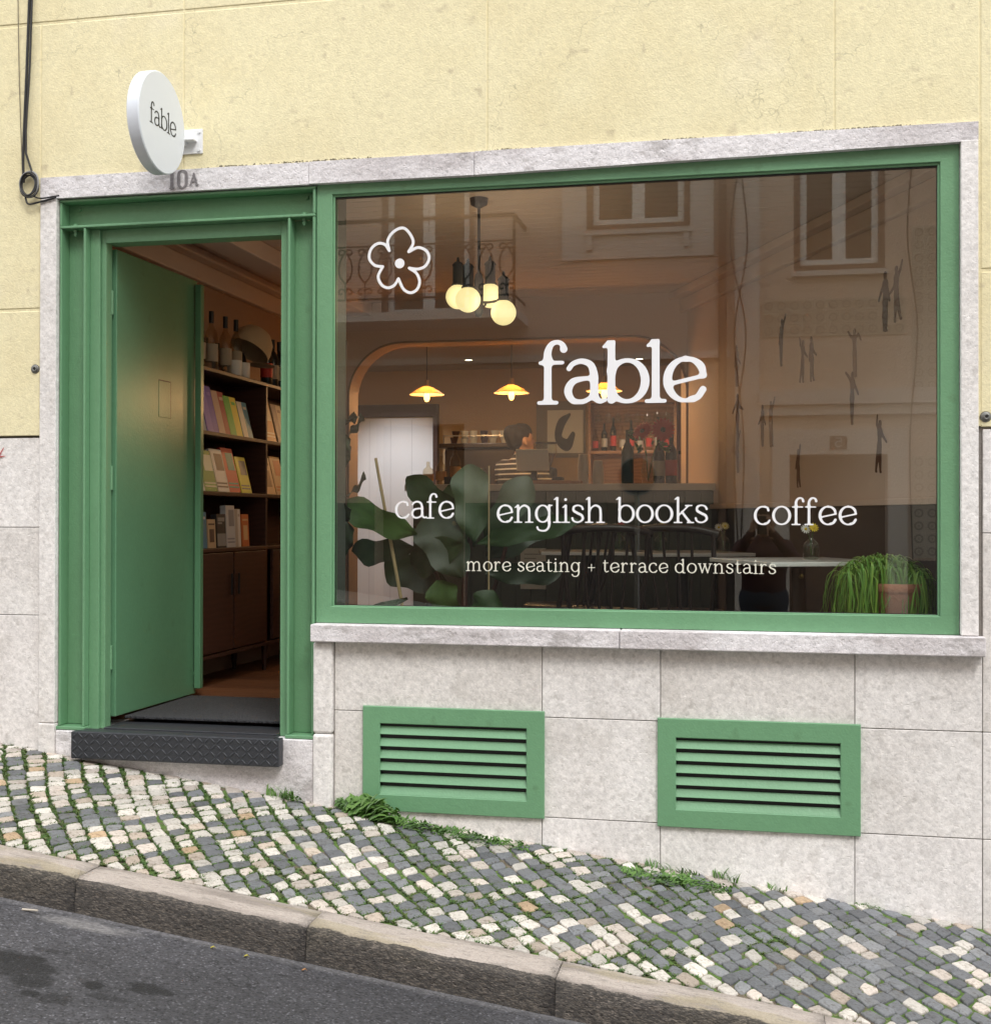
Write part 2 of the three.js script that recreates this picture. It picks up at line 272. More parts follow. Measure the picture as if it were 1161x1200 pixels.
const roadMap = tex(2048, 1024, 6, 3, (u, v) => { // covers x -4.4 to 1.6 and z 1.37 to 4.37 once
  const x = u * 6 - 4.4 + 0, z = v * 3, g = fbm(u, v, 512, 2, 141, 0.9), g2 = hash(Math.floor(u * 1100), Math.floor(v * 550), 5), a = fbm(u, v, 6, 5, 143);
  let k = lerp(0.042, 0.062, a) * (0.4 + 1.2 * g); if (g2 > 0.93) k *= 2.3; else if (g2 < 0.1) k *= 0.45;
  let c = [k, k * 0.985, k * 1.1];
  const w = 0.07 * (fbm(u, v, 60, 5, 145, 0.65) - 0.5) * 2, blot = (bx, bz, rx, rz) => 1 - sm(0.6, 1.15, Math.hypot((x - bx) / rx, (z + 1.37 - bz) / rz) + w * 11);
  const s = Math.max(blot(-2.18, 1.82, 0.12, 0.085), blot(-2.08, 1.9, 0.07, 0.06) * 0.85, blot(-1.925, 1.838, 0.038, 0.03), blot(-1.76, 1.797, 0.085, 0.04) * 0.85, blot(-1.97, 1.975, 0.055, 0.04) * 0.6, blot(-2.04, 1.98, 0.035, 0.025) * 0.9, blot(-2.15, 1.69, 0.06, 0.025) * 0.5, blot(-1.83, 1.9, 0.07, 0.02) * 0.5, blot(-2.1, 2.2, 0.09, 0.07) * 0.7);
  if (Math.abs(fbm(u, v, 5, 6, 147, 0.6) - 0.47) < 0.0022) c = mul3(c, 0.5); c = mul3(c, 0.86 + 0.3 * sm(0.35, 0.65, fbm(u, v, 18, 4, 149, 0.6)));
  c = mul3(c, 1 - 0.78 * clamp(s * 1.1) * (0.75 + 0.4 * g));
  const p = (1 - sm(0.3, 1.1, Math.hypot((x + 2.17) / 0.22, (z - 0.07) / 0.05) + w * 8)) * 0.75 + (1 - sm(0.01, 0.05, z + w * 0.3)) * 0.4;
  return mix3(c, [0.26, 0.25, 0.25], clamp(p) * (0.3 + 0.9 * g));
});
const roadBump = tex(512, 512, 0.5, 0.5, (u, v) => fbm(u, v, 64, 3, 151, 0.9), false);
const woodMap = tex(512, 512, 1.2, 0.6, (u, v) => { const r = Math.sin((v * 18 + 2.2 * fbm(u, v, 4, 4, 161)) * 6.28) * 0.5 + 0.5, g = fbm(u, v * 1, 6, 3, 163); return mul3([1, 1, 1], 0.6 + 0.25 * r + 0.25 * g); });
const grainBump = tex(512, 512, 1.2, 0.6, (u, v) => fbm(u * 0.25, v, 64, 3, 165), false);

const paintMap = tex(1024, 1024, 1.5, 1.5, (u, v) => { const a = fbm(u, v, 5, 5, 171), st = fbm(u, v, 90, 3, 173, 0.8), ch = fbm(u, v, 130, 2, 175), dr = fbm(u, v, 24, 4, 177); let c = mul3([1, 1, 1], 0.84 + 0.16 * a + 0.1 * (st - 0.5)); if (ch > 0.86) c = mix3(c, [1.6, 1.25, 1.4], 0.5); if (dr > 0.76) c = mix3(c, [0.6, 0.56, 0.5], (dr - 0.76) * 3); return c; });
const leafMap = tex(256, 256, 1, 1, (u, v) => { const s = Math.abs(u - 0.5) * 2, vein = Math.abs(((v * 9 - s * 1.6) % 1 + 1) % 1 - 0.5) * 2, k = 0.62 + 0.3 * fbm(u, v, 8, 4, 181) + 0.25 * fbm(u, v, 40, 2, 183); const w = s < 0.05 ? 1 : vein > 0.9 ? (vein - 0.9) * 7 : 0; return mix3([k, k, k], [1, 1, 0.8], clamp(w) * 0.7); });
const M = {
  stucco: mat({ map: stuccoMap, bumpMap: stuccoBump, bumpScale: 0.0017, roughness: 0.95 }),
  stone: mat({ map: stoneMap, bumpMap: bumpStone, bumpScale: 0.002, roughness: 0.85 }),
  stoneDirty: mat({ map: stoneDirtyMap, bumpMap: bumpStone, bumpScale: 0.003, roughness: 0.9 }),
  joint: mat({ color: [0.24, 0.22, 0.2], bumpMap: bumpFine, bumpScale: 0.003, roughness: 1 }),
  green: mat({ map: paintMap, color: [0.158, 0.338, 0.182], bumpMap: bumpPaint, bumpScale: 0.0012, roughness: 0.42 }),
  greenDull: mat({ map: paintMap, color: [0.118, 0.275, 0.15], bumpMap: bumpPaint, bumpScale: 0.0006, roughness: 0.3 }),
  kerb: mat({ map: kerbMap, bumpMap: bumpStone, bumpScale: 0.005, roughness: 0.95 }),
  cob: mat({ map: cobMap, vertexColors: true, bumpMap: bumpStone, bumpScale: 0.0045, roughness: 0.7 }),
  bed: mat({ map: bedMap, bumpMap: bumpFine, bumpScale: 0.012, roughness: 1 }),
  road: mat({ map: roadMap, bumpMap: roadBump, bumpScale: 0.006, roughness: 0.85 }),
  asphalt: mat({ color: [0.06, 0.059, 0.063], bumpMap: roadBump, bumpScale: 0.006, roughness: 0.9 }),
  white: mat({ color: [0.78, 0.79, 0.8], roughness: 0.4 }),
  vinyl: mat({ color: [0.84, 0.845, 0.86], roughness: 0.5 }),
  vinylCream: mat({ color: [0.74, 0.73, 0.62], roughness: 0.5 }),
  ink: mat({ color: [0.02, 0.02, 0.022], roughness: 0.6 }),
  black: mat({ color: [0.014, 0.014, 0.015], roughness: 0.45 }),
  iron: mat({ color: [0.03, 0.03, 0.032], roughness: 0.5, metalness: 0.4, bumpMap: bumpFine, bumpScale: 0.001 }),
  plate: mat({ color: [0.042, 0.045, 0.052], roughness: 0.42, metalness: 0.25, bumpMap: bumpFine, bumpScale: 0.002 }),
  mat: mat({ color: [0.035, 0.036, 0.04], roughness: 1, bumpMap: bumpFine, bumpScale: 0.01 }),
  glass: mat({ phys: true, color: [0.93, 0.95, 0.93], roughness: 0, transmission: 1, thickness: 0, ior: 1.7 }),
  clear: mat({ phys: true, color: [0.96, 0.98, 0.97], roughness: 0, transmission: 1, thickness: 0, ior: 1.5 }),
  leaf: mat({ phys: true, color: [0.05, 0.15, 0.02], roughness: 0.55, transmission: 0.3, thickness: 0, side: THREE.DoubleSide }),
};

// ---------------------------------------------------------------- ground: road, kerb, pavement
const gy = (x, z) => 0.065 - 0.131 * x - 0.02 * z;                 // the pavement rises along the street
const ry = (x, z) => gy(x, 1.37) - 0.11 - 0.004 * (z - 1.37);      // the road beside it
function sheet(x0, x1, z0, z1, f, nx = 1, nz = 1) {
  const g = new THREE.PlaneGeometry(1, 1, nx, nz), p = g.attributes.position;
  for (let i = 0; i < p.count; i++) { const x = lerp(x0, x1, p.getX(i) + 0.5), z = lerp(z0, z1, 0.5 - p.getY(i)); p.setXYZ(i, x, f(x, z), z); }
  g.computeVertexNormals(); return g;
}
{
  const road = structure('road', 'dark grey worn asphalt road beside the kerb', 'road');
  const g = sheet(-4.4, 1.6, 1.33, 4.37, ry, 30, 20).toNonIndexed(), p = g.attributes.position, uv = g.attributes.uv;
  for (let i = 0; i < p.count; i++) uv.setXY(i, p.getX(i) + 4.4, p.getZ(i) - 1.37);
  part(road, 'asphalt', g, M.road, false);
  part(road, 'asphalt', [sheet(-40, -4.4, 1.33, 8.2, ry), sheet(1.6, 40, 1.33, 8.2, ry), sheet(-4.4, 1.6, 4.37, 8.2, ry)], M.asphalt);
  const ground = structure('ground', 'sloping earth bed under the street and buildings', 'ground');
  part(ground, 'earth', sheet(-90, 90, -60, 60, (x, z) => 0.065 - 0.131 * x - 0.9), M.bed);
}
{
  const kerb = structure('kerb', 'long stone kerb with a grimy black face above the road', 'kerb');
  const xs = []; for (let x = -2.26; x > -14; x -= 0.82) xs.unshift(x); for (let x = -1.44; x < 9; x += 0.815) xs.push(x);
  for (let i = 0; i + 1 < xs.length; i++) {
    const a = xs[i] + 0.0008, b = xs[i + 1] - 0.0008, n = 14, P = [], U = [], I = [];
    const j = rr(-0.003, 0.003), prof = [[1.2, -0.12, 0], [1.2, -0.001, 0.02], [1.206, 0.004, 0.03], [1.26, 0.005, 0.09], [1.335, 0.003, 0.15], [1.352, -0.003, 0.166], [1.362, -0.013, 0.18], [1.366, -0.03, 0.198], [1.372, -0.075, 0.24], [1.374, -0.17, 0.33]];
    const uo = i * 0.37 % 1.7;
    for (let s = 0; s <= n; s++) { const t = s / n, x = lerp(a, b, t), e = (s === 0 || s === n) ? 0.002 : 0;
      prof.forEach(([z, dy, v], k) => { const w = k > 1 && k < 9 ? (hash(i * 31 + s, k, 3) - 0.5) * 0.005 : 0; P.push(x, gy(x, 1.3) + dy + w - (k > 1 && k < 8 ? e : 0) + j, z + w - (k > 6 ? e : 0)); U.push(x + uo, v * 0.5 / 0.33); }); }
    const m = prof.length;
    for (let s = 0; s < n; s++) for (let k = 0; k + 1 < m; k++) { const o = s * m + k; I.push(o, o + 1, o + m, o + 1, o + m + 1, o + m); }
    for (const s of [0, n]) for (let k = 1; k + 1 < m; k++) { const o = s * m; s ? I.push(o, o + k + 1, o + k) : I.push(o, o + k, o + k + 1); }
    const g = new THREE.BufferGeometry(); g.setAttribute('position', new THREE.Float32BufferAttribute(P, 3)); g.setAttribute('uv', new THREE.Float32BufferAttribute(U, 2)); g.setIndex(I); g.computeVertexNormals();
    part(kerb, 'kerb_stone', g, M.kerb, false);
  }
}
const jointSpots = [];
{
  const pave = structure('pavement', 'sloping pavement of black and cream diagonal cobblestones', 'pavement');
  part(pave, 'mortar_bed', [sheet(-14, 9, 0.0, 1.205, (x, z) => gy(x, z) - 0.004, 40, 6)], M.bed);
  const cotAng = z => 1 / Math.tan((59 - 10 * z / 1.2) * Math.PI / 180), G = [0]; for (let i = 1; i <= 140; i++) G.push(G[i - 1] + 0.01 * cotAng(i * 0.01 - 0.005));
  const gofz = z => { const t = clamp(z / 0.01, 0, 139.99), i = Math.floor(t); return lerp(G[i], G[i + 1], t - i); };
  const S = [0]; for (let i = 1; i <= 140; i++) S.push(S[i - 1] + 0.01 * Math.hypot(1, cotAng(i * 0.01)));
  const zofs = s => { if (s <= 0) return s * 0.86; for (let i = 1; i < 141; i++) if (S[i] > s) return (i - 1 + (s - S[i - 1]) / (S[i] - S[i - 1])) * 0.01; return 1.4 + (s - S[140]) * 0.78; };
  const gx = z => z < 0 ? z * 0.6 : z > 1.39 ? G[139] + (z - 1.39) * 0.9 : gofz(z);
  const px = 0.096, stones = [];
  const clip = (poly, zc, keepAbove) => { const r = []; poly.forEach((p, i) => { const q = poly[(i + 1) % poly.length], a = keepAbove ? p[1] >= zc : p[1] <= zc, b = keepAbove ? q[1] >= zc : q[1] <= zc; if (a) r.push(p); if (a !== b) { const t = (zc - p[1]) / (q[1] - p[1]); r.push([lerp(p[0], q[0], t), zc]); } }); return r; };
  for (let k = -90; k < 40; k++) {
    let s = -0.1 - ((((k * px * 0.55) % 0.072) + 0.072) % 0.072) + rr(-0.01, 0.01);
    const wob = (z) => 0.012 * Math.sin(z * 7 + k * 1.3) ;
    while (s < 1.75) {
      const len = rr(0.056, 0.086), gap = rr(0.002, 0.006), s1 = s + len;
      const za = zofs(s + gap / 2), zb = zofs(s1 - gap / 2), gw = 0.004 + 0.008 * vn(k * 0.31 + 50, s * 4, 997, 4);
      const X = (f, z) => k * px + gx(z) + wob(z) * 0.6 + f, hw = px / 2;
      // the stone lies between two column lines; its ends run across them
      const tl = [X(-hw + gw, za), za], tr = [X(hw - gw, za), za];
      const skew = 0.5 * px; // turn the ends to run square to the column
      const Q = [[tl[0] - 0.0 + 0, za + skew * 0.62], [tr[0], za - skew * 0.62], [X(hw - gw, zb), zb - skew * 0.62], [X(-hw + gw, zb), zb + skew * 0.62]];
      for (const q of Q) { q[0] = k * px + gx(q[1]) + wob(q[1]) * 0.6 + (Q.indexOf(q) === 0 || Q.indexOf(q) === 3 ? -hw + gw : hw - gw); q[0] += rr(-0.009, 0.009); q[1] += rr(-0.008, 0.008); }
      s = s1;
      let poly = clip(clip(Q, 0.012, true), 1.196, false); if (poly.length < 3) continue;
      const ar = Math.abs(poly.reduce((a, p, i) => { const q = poly[(i + 1) % poly.length]; return a + p[0] * q[1] - q[0] * p[1]; }, 0)) / 2; if (ar < 0.0006) continue;
      const cx = poly.reduce((a, p) => a + p[0], 0) / poly.length, cz = poly.reduce((a, p) => a + p[1], 0) / poly.length;
      if (cx < -12 || cx > 7) continue;
      stones.push({ poly, cx, cz, ar, edge: cz < 0.06 || cz > 1.14, k });
    }
  }
  const geo = st => {
    const ring = []; st.poly.forEach((p, i) => { const n = st.poly.length, a = st.poly[(i + n - 1) % n], b = st.poly[(i + 1) % n], f = rr(0.04, 0.22), f2 = rr(0.04, 0.22); ring.push([lerp(p[0], a[0], f), lerp(p[1], a[1], f)], [lerp(p[0], b[0], f2), lerp(p[1], b[1], f2)]); });
    const n = ring.length, P = [], U = [], C = [], I = [], h = rr(0.001, 0.0045), tx = rr(-0.035, 0.035), tz = rr(-0.035, 0.035);
    const put = (x, z, y) => { P.push(x, gy(x, z) + y + (x - st.cx) * tx + (z - st.cz) * tz, z); U.push(x + st.k * 0.13, z + st.k * 0.07); C.push(...st.c); };
    put(st.cx, st.cz, h + 0.0022);
    for (const [f, y] of [[0.84, h + 0.0018], [0.96, h], [1, h - 0.005], [1, -0.03]]) for (const p of ring) put(lerp(st.cx, p[0], f), lerp(st.cz, p[1], f), y + rr(-0.0007, 0.0007));
    for (let i = 0; i < n; i++) { const j = (i + 1) % n; I.push(0, 1 + j, 1 + i); for (let r = 0; r < 3; r++) { const a = 1 + r * n + i, b = 1 + r * n + j; I.push(a, b, a + n, b, b + n, a + n); } }
    const g = new THREE.BufferGeometry(); g.setAttribute('position', new THREE.Float32BufferAttribute(P, 3)); g.setAttribute('uv', new THREE.Float32BufferAttribute(U, 2)); g.setAttribute('color', new THREE.Float32BufferAttribute(C, 3)); g.setIndex(I); g.computeVertexNormals();
    return g;
  };
  const view = camera.position;
  for (const st of stones) {
    const x = st.cx, pl = x < -2 ? 0.62 : x < -1.4 ? 0.5 : x < 0 ? 0.34 : x < 0.55 ? 0.13 : 0.42;
    const cl = fbm(((x * 0.9 + 40) % 8) / 8, ((st.cz + 3) % 8) / 8, 32, 2, 205);
    const light = rnd() < pl + (cl - 0.5) * 0.9 || (st.edge && rnd() < 0.8);
    const b = rr(0.7, 1.15), t = rnd();
    st.c = light ? mul3(t < 0.55 ? [0.64, 0.60, 0.545] : t < 0.88 ? [0.60, 0.53, 0.47] : t < 0.98 ? [0.5, 0.42, 0.35] : [0.5, 0.36, 0.23], b) : mul3(t < 0.6 ? [0.175, 0.182, 0.195] : [0.215, 0.22, 0.228], b * rr(0.85, 1.1));
    const d = Math.hypot(st.cx - view.x, gy(st.cx, st.cz) - view.y, st.cz - view.z);
    st.size = st.ar / (d * d * d); const a = Math.atan2(-(st.cx), view.z - st.cz);
    const dv = Math.atan2(view.y - gy(st.cx, st.cz), view.z - st.cz); st.seen = a > -0.16 && a < 0.58 && dv < 0.42 ? 1 : 0;
  }
  stones.sort((a, b) => b.seen - a.seen || b.size - a.size);
  stones.slice(0, 300).forEach(st => part(pave, 'cobblestone', geo(st), M.cob, false));
  const rest = part(pave, 'cobblestones', merge(stones.slice(300).map(geo)), M.cob, false); rest.userData.kind = 'stuff';
  for (const st of stones) if (st.cx > -4.2 && st.cx < 1.6) st.poly.forEach((p, i) => { const q = st.poly[(i + 1) % st.poly.length]; const along = Math.abs(q[1] - p[1]) > 0.03; for (let m = 0; m < (along ? 6 : 1); m++) { const t = rnd(); jointSpots.push([lerp(p[0], q[0], t) + (p[0] + q[0] > 2 * st.cx ? 1 : -1) * 0.004, lerp(p[1], q[1], t)]); } });
}
{ // grass and moss growing in the joints
  const blades = (n, h, sp) => { const gs = []; for (let i = 0; i < n; i++) { const a = rr(0, 6.28), l = rr(0.3, 1) * sp, x = Math.cos(a), z = Math.sin(a), w = rr(0.0012, 0.0028), hh = h * rr(0.6, 1.1);
      const g = new THREE.BufferGeometry(), ox = rr(-0.004, 0.004), oz = rr(-0.004, 0.004);
      const P = [ox - z * w, 0, oz + x * w, ox + z * w, 0, oz - x * w, ox + x * l * 0.4 - z * w * 0.8, hh * 0.7, oz + z * l * 0.4 + x * w * 0.8, ox + x * l * 0.4 + z * w * 0.8, hh * 0.7, oz + z * l * 0.4 - x * w * 0.8, ox + x * l, hh, oz + z * l];
      g.setAttribute('position', new THREE.Float32BufferAttribute(P, 3)); g.setIndex([0, 1, 2, 1, 3, 2, 2, 3, 4]); g.computeVertexNormals(); g.setAttribute('uv', new THREE.Float32BufferAttribute(new Float32Array(10), 2)); gs.push(g); } return merge(gs); };
  const tuft = blades(11, 0.012, 0.015), m = mat({ phys: true, color: [0.09, 0.165, 0.028], roughness: 0.8, transmission: 0.3, thickness: 0, side: THREE.DoubleSide });
  const keep = jointSpots.filter(([x, z]) => { const f = fbm(((x + 40) % 4) / 4, ((z + 8) % 4) / 4, 12, 3, 303); const w = x < -1.2 ? 0.62 : x < -0.2 ? 0.53 : x < 0.1 ? 0.36 : 0.26; return rnd() < sm(1 - w - 0.06, 1 - w + 0.1, f) * 0.95; });
  const im = new THREE.InstancedMesh(tuft, m, keep.length), mm = new THREE.Matrix4(), e = new THREE.Euler(), qn = new THREE.Quaternion();
  keep.forEach(([x, z], i) => { const s = rr(0.55, 1.15); e.set(0, rr(0, 6.28), 0); mm.compose(V(x, gy(x, z) - 0.003, z), qn.setFromEuler(e), V(s, s * rr(0.6, 1.1), s)); im.setMatrixAt(i, mm); im.setColorAt(i, col(rr(0.7, 1.25), rr(0.75, 1.15), rr(0.6, 1.1))); });
  im.name = numbered('joint_grass'); im.castShadow = im.receiveShadow = true; im.userData = { label: 'short green grass growing in the joints between cobblestones', category: 'grass', kind: 'stuff' }; scene.add(im);
}

// ---------------------------------------------------------------- the shop building's street face
const WL = -3.225, WR = 0.829;
{
  const b = thing('building', 'pale yellow rendered building with stone plinth and green shopfront', 'building');
  const backing = (x0, x1, y0, y1, z0, z1) => box(x0, x1, y0, y1, z0, z1);
  // masonry core behind render and slabs, with the openings left free
  part(b, 'masonry', [backing(-14, -3.14, -2.2, 1.925, -0.25, 0.002), backing(0.768, 9, -2.2, 1.915, -0.25, 0.002), backing(-3.189, -3.142, 1.926, 3.079, -0.25, -0.01), backing(0.768, 0.799, 1.916, 3.079, -0.25, -0.01), backing(-3.141, 0.767, 3.045, 3.079, -0.25, -0.01), backing(-3.14, -1.908, -0.5, 0.46, -0.25, 0.002), backing(-1.908, 0.762, -0.5, 1.03, -0.25, 0.002)], M.joint);
  part(b, 'render_core', [backing(-14, -3.19, 1.93, 9, -0.25, 0.0145), backing(0.8, 9, 1.92, 9, -0.25, 0.0145), backing(-3.19, 0.8, 3.08, 9, -0.25, 0.0145)], M.stucco);
  const panel = (x0, x1, y0, y1, bottomRagged) => {
    const g = rbox(x0 + 0.0025, x1 - 0.0025, y0 + (bottomRagged ? -0.004 : 0.006), y1 - 0.006, -0.004, 0.018, 0.005, 2);
    part(b, 'render_panel', g, M.stucco);
  };
  const xs = [-14, -9.5, -5.3, -3.9, -2.526, -1.139, 0.286, 1.7, 4.4, 9];
  for (let i = 0; i + 1 < xs.length; i++) for (const [y0, y1] of [[3.822, 5.1], [5.1, 6.4], [6.4, 9]]) panel(xs[i], xs[i + 1], y0, y1);
  for (const [a, c] of [[-14, -9.5], [-9.5, -5.3], [-5.3, -3.231]]) { panel(a, c, 2.509, 3.822); panel(a, c, 1.924, 2.509); }
  for (const [a, c] of [[0.838, 4.4], [4.4, 9]]) { panel(a, c, 2.53, 3.822); panel(a, c, 1.91, 2.53); }
  for (const [a, c] of [[-3.231, -2.526], [-2.526, -1.139], [-1.139, 0.286], [0.286, 0.838]]) panel(a, c, 3.113, 3.822, true);
  // stone plinth slabs
  const slabMs = [[1, 1, 1], [0.93, 0.925, 0.92], [0.97, 0.965, 0.97], [0.9, 0.89, 0.875]].map((c, i) => { const m = M.stone.clone(); m.color = col(...c); m.map = stoneMap.clone(); m.map.offset.set(i * 0.23, i * 0.41); m.map.needsUpdate = true; return m; }); let slabN = 0;
  const slab = (x0, x1, y0, y1, z = 0.012) => part(b, 'plinth_slab', rbox(x0 + 0.0015, x1 - 0.0015, y0 + 0.0015, y1 - 0.0015, -0.02, z + rr(-0.0015, 0.0015), 0.003, 2), slabMs[slabN++ % 4]);
  for (const [x0, x1] of [[-14, -11], [-11, -8.2], [-8.2, -5.6], [-5.6, -4.3], [-4.3, -3.226]]) { slab(x0, x1, 1.51, 1.922); slab(x0, x1, 1.107, 1.51); slab(x0, x1, -0.2, 1.107); }
  for (const [x0, x1] of [[-1.815, -0.9], [-0.9, -0.406], [-0.406, 0.365], [0.365, 0.847]]) { slab(x0, x1, 0.72, 1.03); slab(x0, x1, -0.4, 0.301); }
  for (const [x0, x1] of [[-1.815, -1.65], [-0.92, -0.406], [0.365, 0.847]]) slab(x0, x1, 0.301, 0.72);
  for (const [x0, x1] of [[0.847, 1.6], [1.6, 2.6], [2.6, 4.6], [4.6, 9]]) { slab(x0, x1, 1.5, 1.908); slab(x0, x1, 0.72, 1.5); slab(x0, x1, 0.301, 0.72); slab(x0, x1, -1.6, 0.301); }
  // stone surround of door and window
  const wob = (g, a) => { const p = g.attributes.position; for (let i = 0; i < p.count; i++) { const x = p.getX(i), y = p.getY(i), z = p.getZ(i); if (z > 0) { p.setZ(i, z + (fbm(((x + 20) % 8) / 8, ((y + 20) % 8) / 8, 64, 2, 401) - 0.5) * a); } } return g; };
  const long = (x0, x1, y0, y1, z1, n) => { const g = []; for (let i = 0; i < n; i++) { const a = lerp(x0, x1, i / n), c = lerp(x0, x1, (i + 1) / n); g.push([a, c]); } return wob(new THREE.BoxGeometry(x1 - x0, y1 - y0, z1 + 0.04, n, 2, 2).translate((x0 + x1) / 2, (y0 + y1) / 2, (z1 - 0.04) / 2), 0.006); };
  const slope = (g, a, c) => { g.computeBoundingBox(); const B = g.boundingBox, p = g.attributes.position; for (let i = 0; i < p.count; i++) { const t = (p.getX(i) - B.min.x) / (B.max.x - B.min.x); p.setY(i, p.getY(i) + lerp(a, c, t) * (B.max.y - p.getY(i)) / (B.max.y - B.min.y)); } return g; };
  part(b, 'lintel_stone', long(WL, -1.932, 3.012, 3.109, 0.03, 24), M.stoneDirty);
  part(b, 'lintel_stone', slope(long(-1.93, -1.193, 3.014, 3.11, 0.0305, 14), 0, -0.002), M.stoneDirty);
  part(b, 'lintel_stone', slope(long(-1.19, 0.83, 3.012, 3.112, 0.031, 30), 0, 0.025), M.stoneDirty);
  part(b, 'jamb_stone', rbox(-3.225, -3.143, 0.62, 3.011, -0.06, 0.034, 0.006), M.stone);
  part(b, 'jamb_stone', rbox(-3.225, -3.143, -0.1, 0.618, -0.06, 0.036, 0.006), M.stone);
  part(b, 'jamb_stone', rbox(0.765, 0.83, 1.098, 3.041, -0.06, 0.032, 0.004), M.stone);
  part(b, 'sill_stone', rbox(-1.906, -0.571, 1.02, 1.096, -0.06, 0.07, 0.006), M.stoneDirty);
  part(b, 'sill_stone', rbox(-0.568, 0.851, 1.019, 1.096, -0.06, 0.071, 0.006), M.stoneDirty);
  part(b, 'pilaster_stone', rbox(-1.905, -1.818, 0.62, 1.018, -0.04, 0.04, 0.014, 3), M.stone);
  part(b, 'pilaster_stone', rbox(-1.905, -1.818, -0.1, 0.618, -0.04, 0.042, 0.014, 3), M.stone);
  part(b, 'step_stone', rbox(-3.142, -1.906, 0.0, 0.588, -0.26, 0.028, 0.006), M.stoneDirty);
  // ragged edge of the render above the lintel: broken plaster crumbs
  const crumbs = []; for (let i = 0; i < 420; i++) { const cl = [-2.3, -2.05, -1.86, -1.75, -1.05, -0.3, 0.2, 0.42, 0.5][i % 9], x = cl + rr(-1, 1) * rr(0.02, 0.16), s = rr(0.001, 0.004), g = new THREE.IcosahedronGeometry(s, 0); g.scale(rr(1, 2), rr(0.5, 1.2), 0.8); crumbs.push(g.translate(x, 3.111 + rr(0, 0.008), 0.0185)); }
  part(b, 'mortar_crumbs', crumbs, mat({ color: [0.2, 0.18, 0.12], roughness: 1 })).userData.kind = 'stuff';
}
// ---------------------------------------------------------------- louvred vents
function vent(x0, x1, y0, y1, ix0, ix1, iy0, iy1, label) {
  const t = thing('louvre_vent', label, 'vent', 'green louvred vents in the plinth', V(x0, y0, 0.014));
  const S = new THREE.Shape([[0, 0], [x1 - x0, 0], [x1 - x0, y1 - y0], [0, y1 - y0]].map(p => new THREE.Vector2(...p)));
  S.holes.push(new THREE.Path([[ix0 - x0, iy0 - y0], [ix0 - x0, iy1 - y0], [ix1 - x0, iy1 - y0], [ix1 - x0, iy0 - y0]].map(p => new THREE.Vector2(...p))));
  part(t, 'frame', extrude([S], 0.012, 0.003), M.green);
  part(t, 'backing', box(ix0 - x0 - 0.01, ix1 - x0 + 0.01, iy0 - y0 - 0.01, iy1 - y0 + 0.01, -0.0115, -0.0102), M.black);
  const n = 6, h = (iy1 - iy0) / n;
  for (let i = 0; i < n; i++) {
    const yb = iy0 - y0 + i * h, a = ix0 - x0 + 0.001, c = ix1 - x0 - 0.001;
    const g = rbox(-(c - a) / 2, (c - a) / 2, -h * 0.37, h * 0.37, -0.0015, 0.0015, 0.0012, 1).rotateX(-0.52);
    part(t, 'slat', g.translate((a + c) / 2, yb + h * 0.33 + 0.002, 0.002), M.green);
  }
  return t;
}
vent(-1.678, -0.891, 0.3, 0.743, -1.607, -0.961, 0.366, 0.675, 'green louvred vent in plinth beside the doorway pilaster, weeds at its foot');
vent(-0.414, 0.384, 0.294, 0.733, -0.345, 0.312, 0.362, 0.66, 'green louvred vent in plinth below the lettering coffee, clear of the ground');
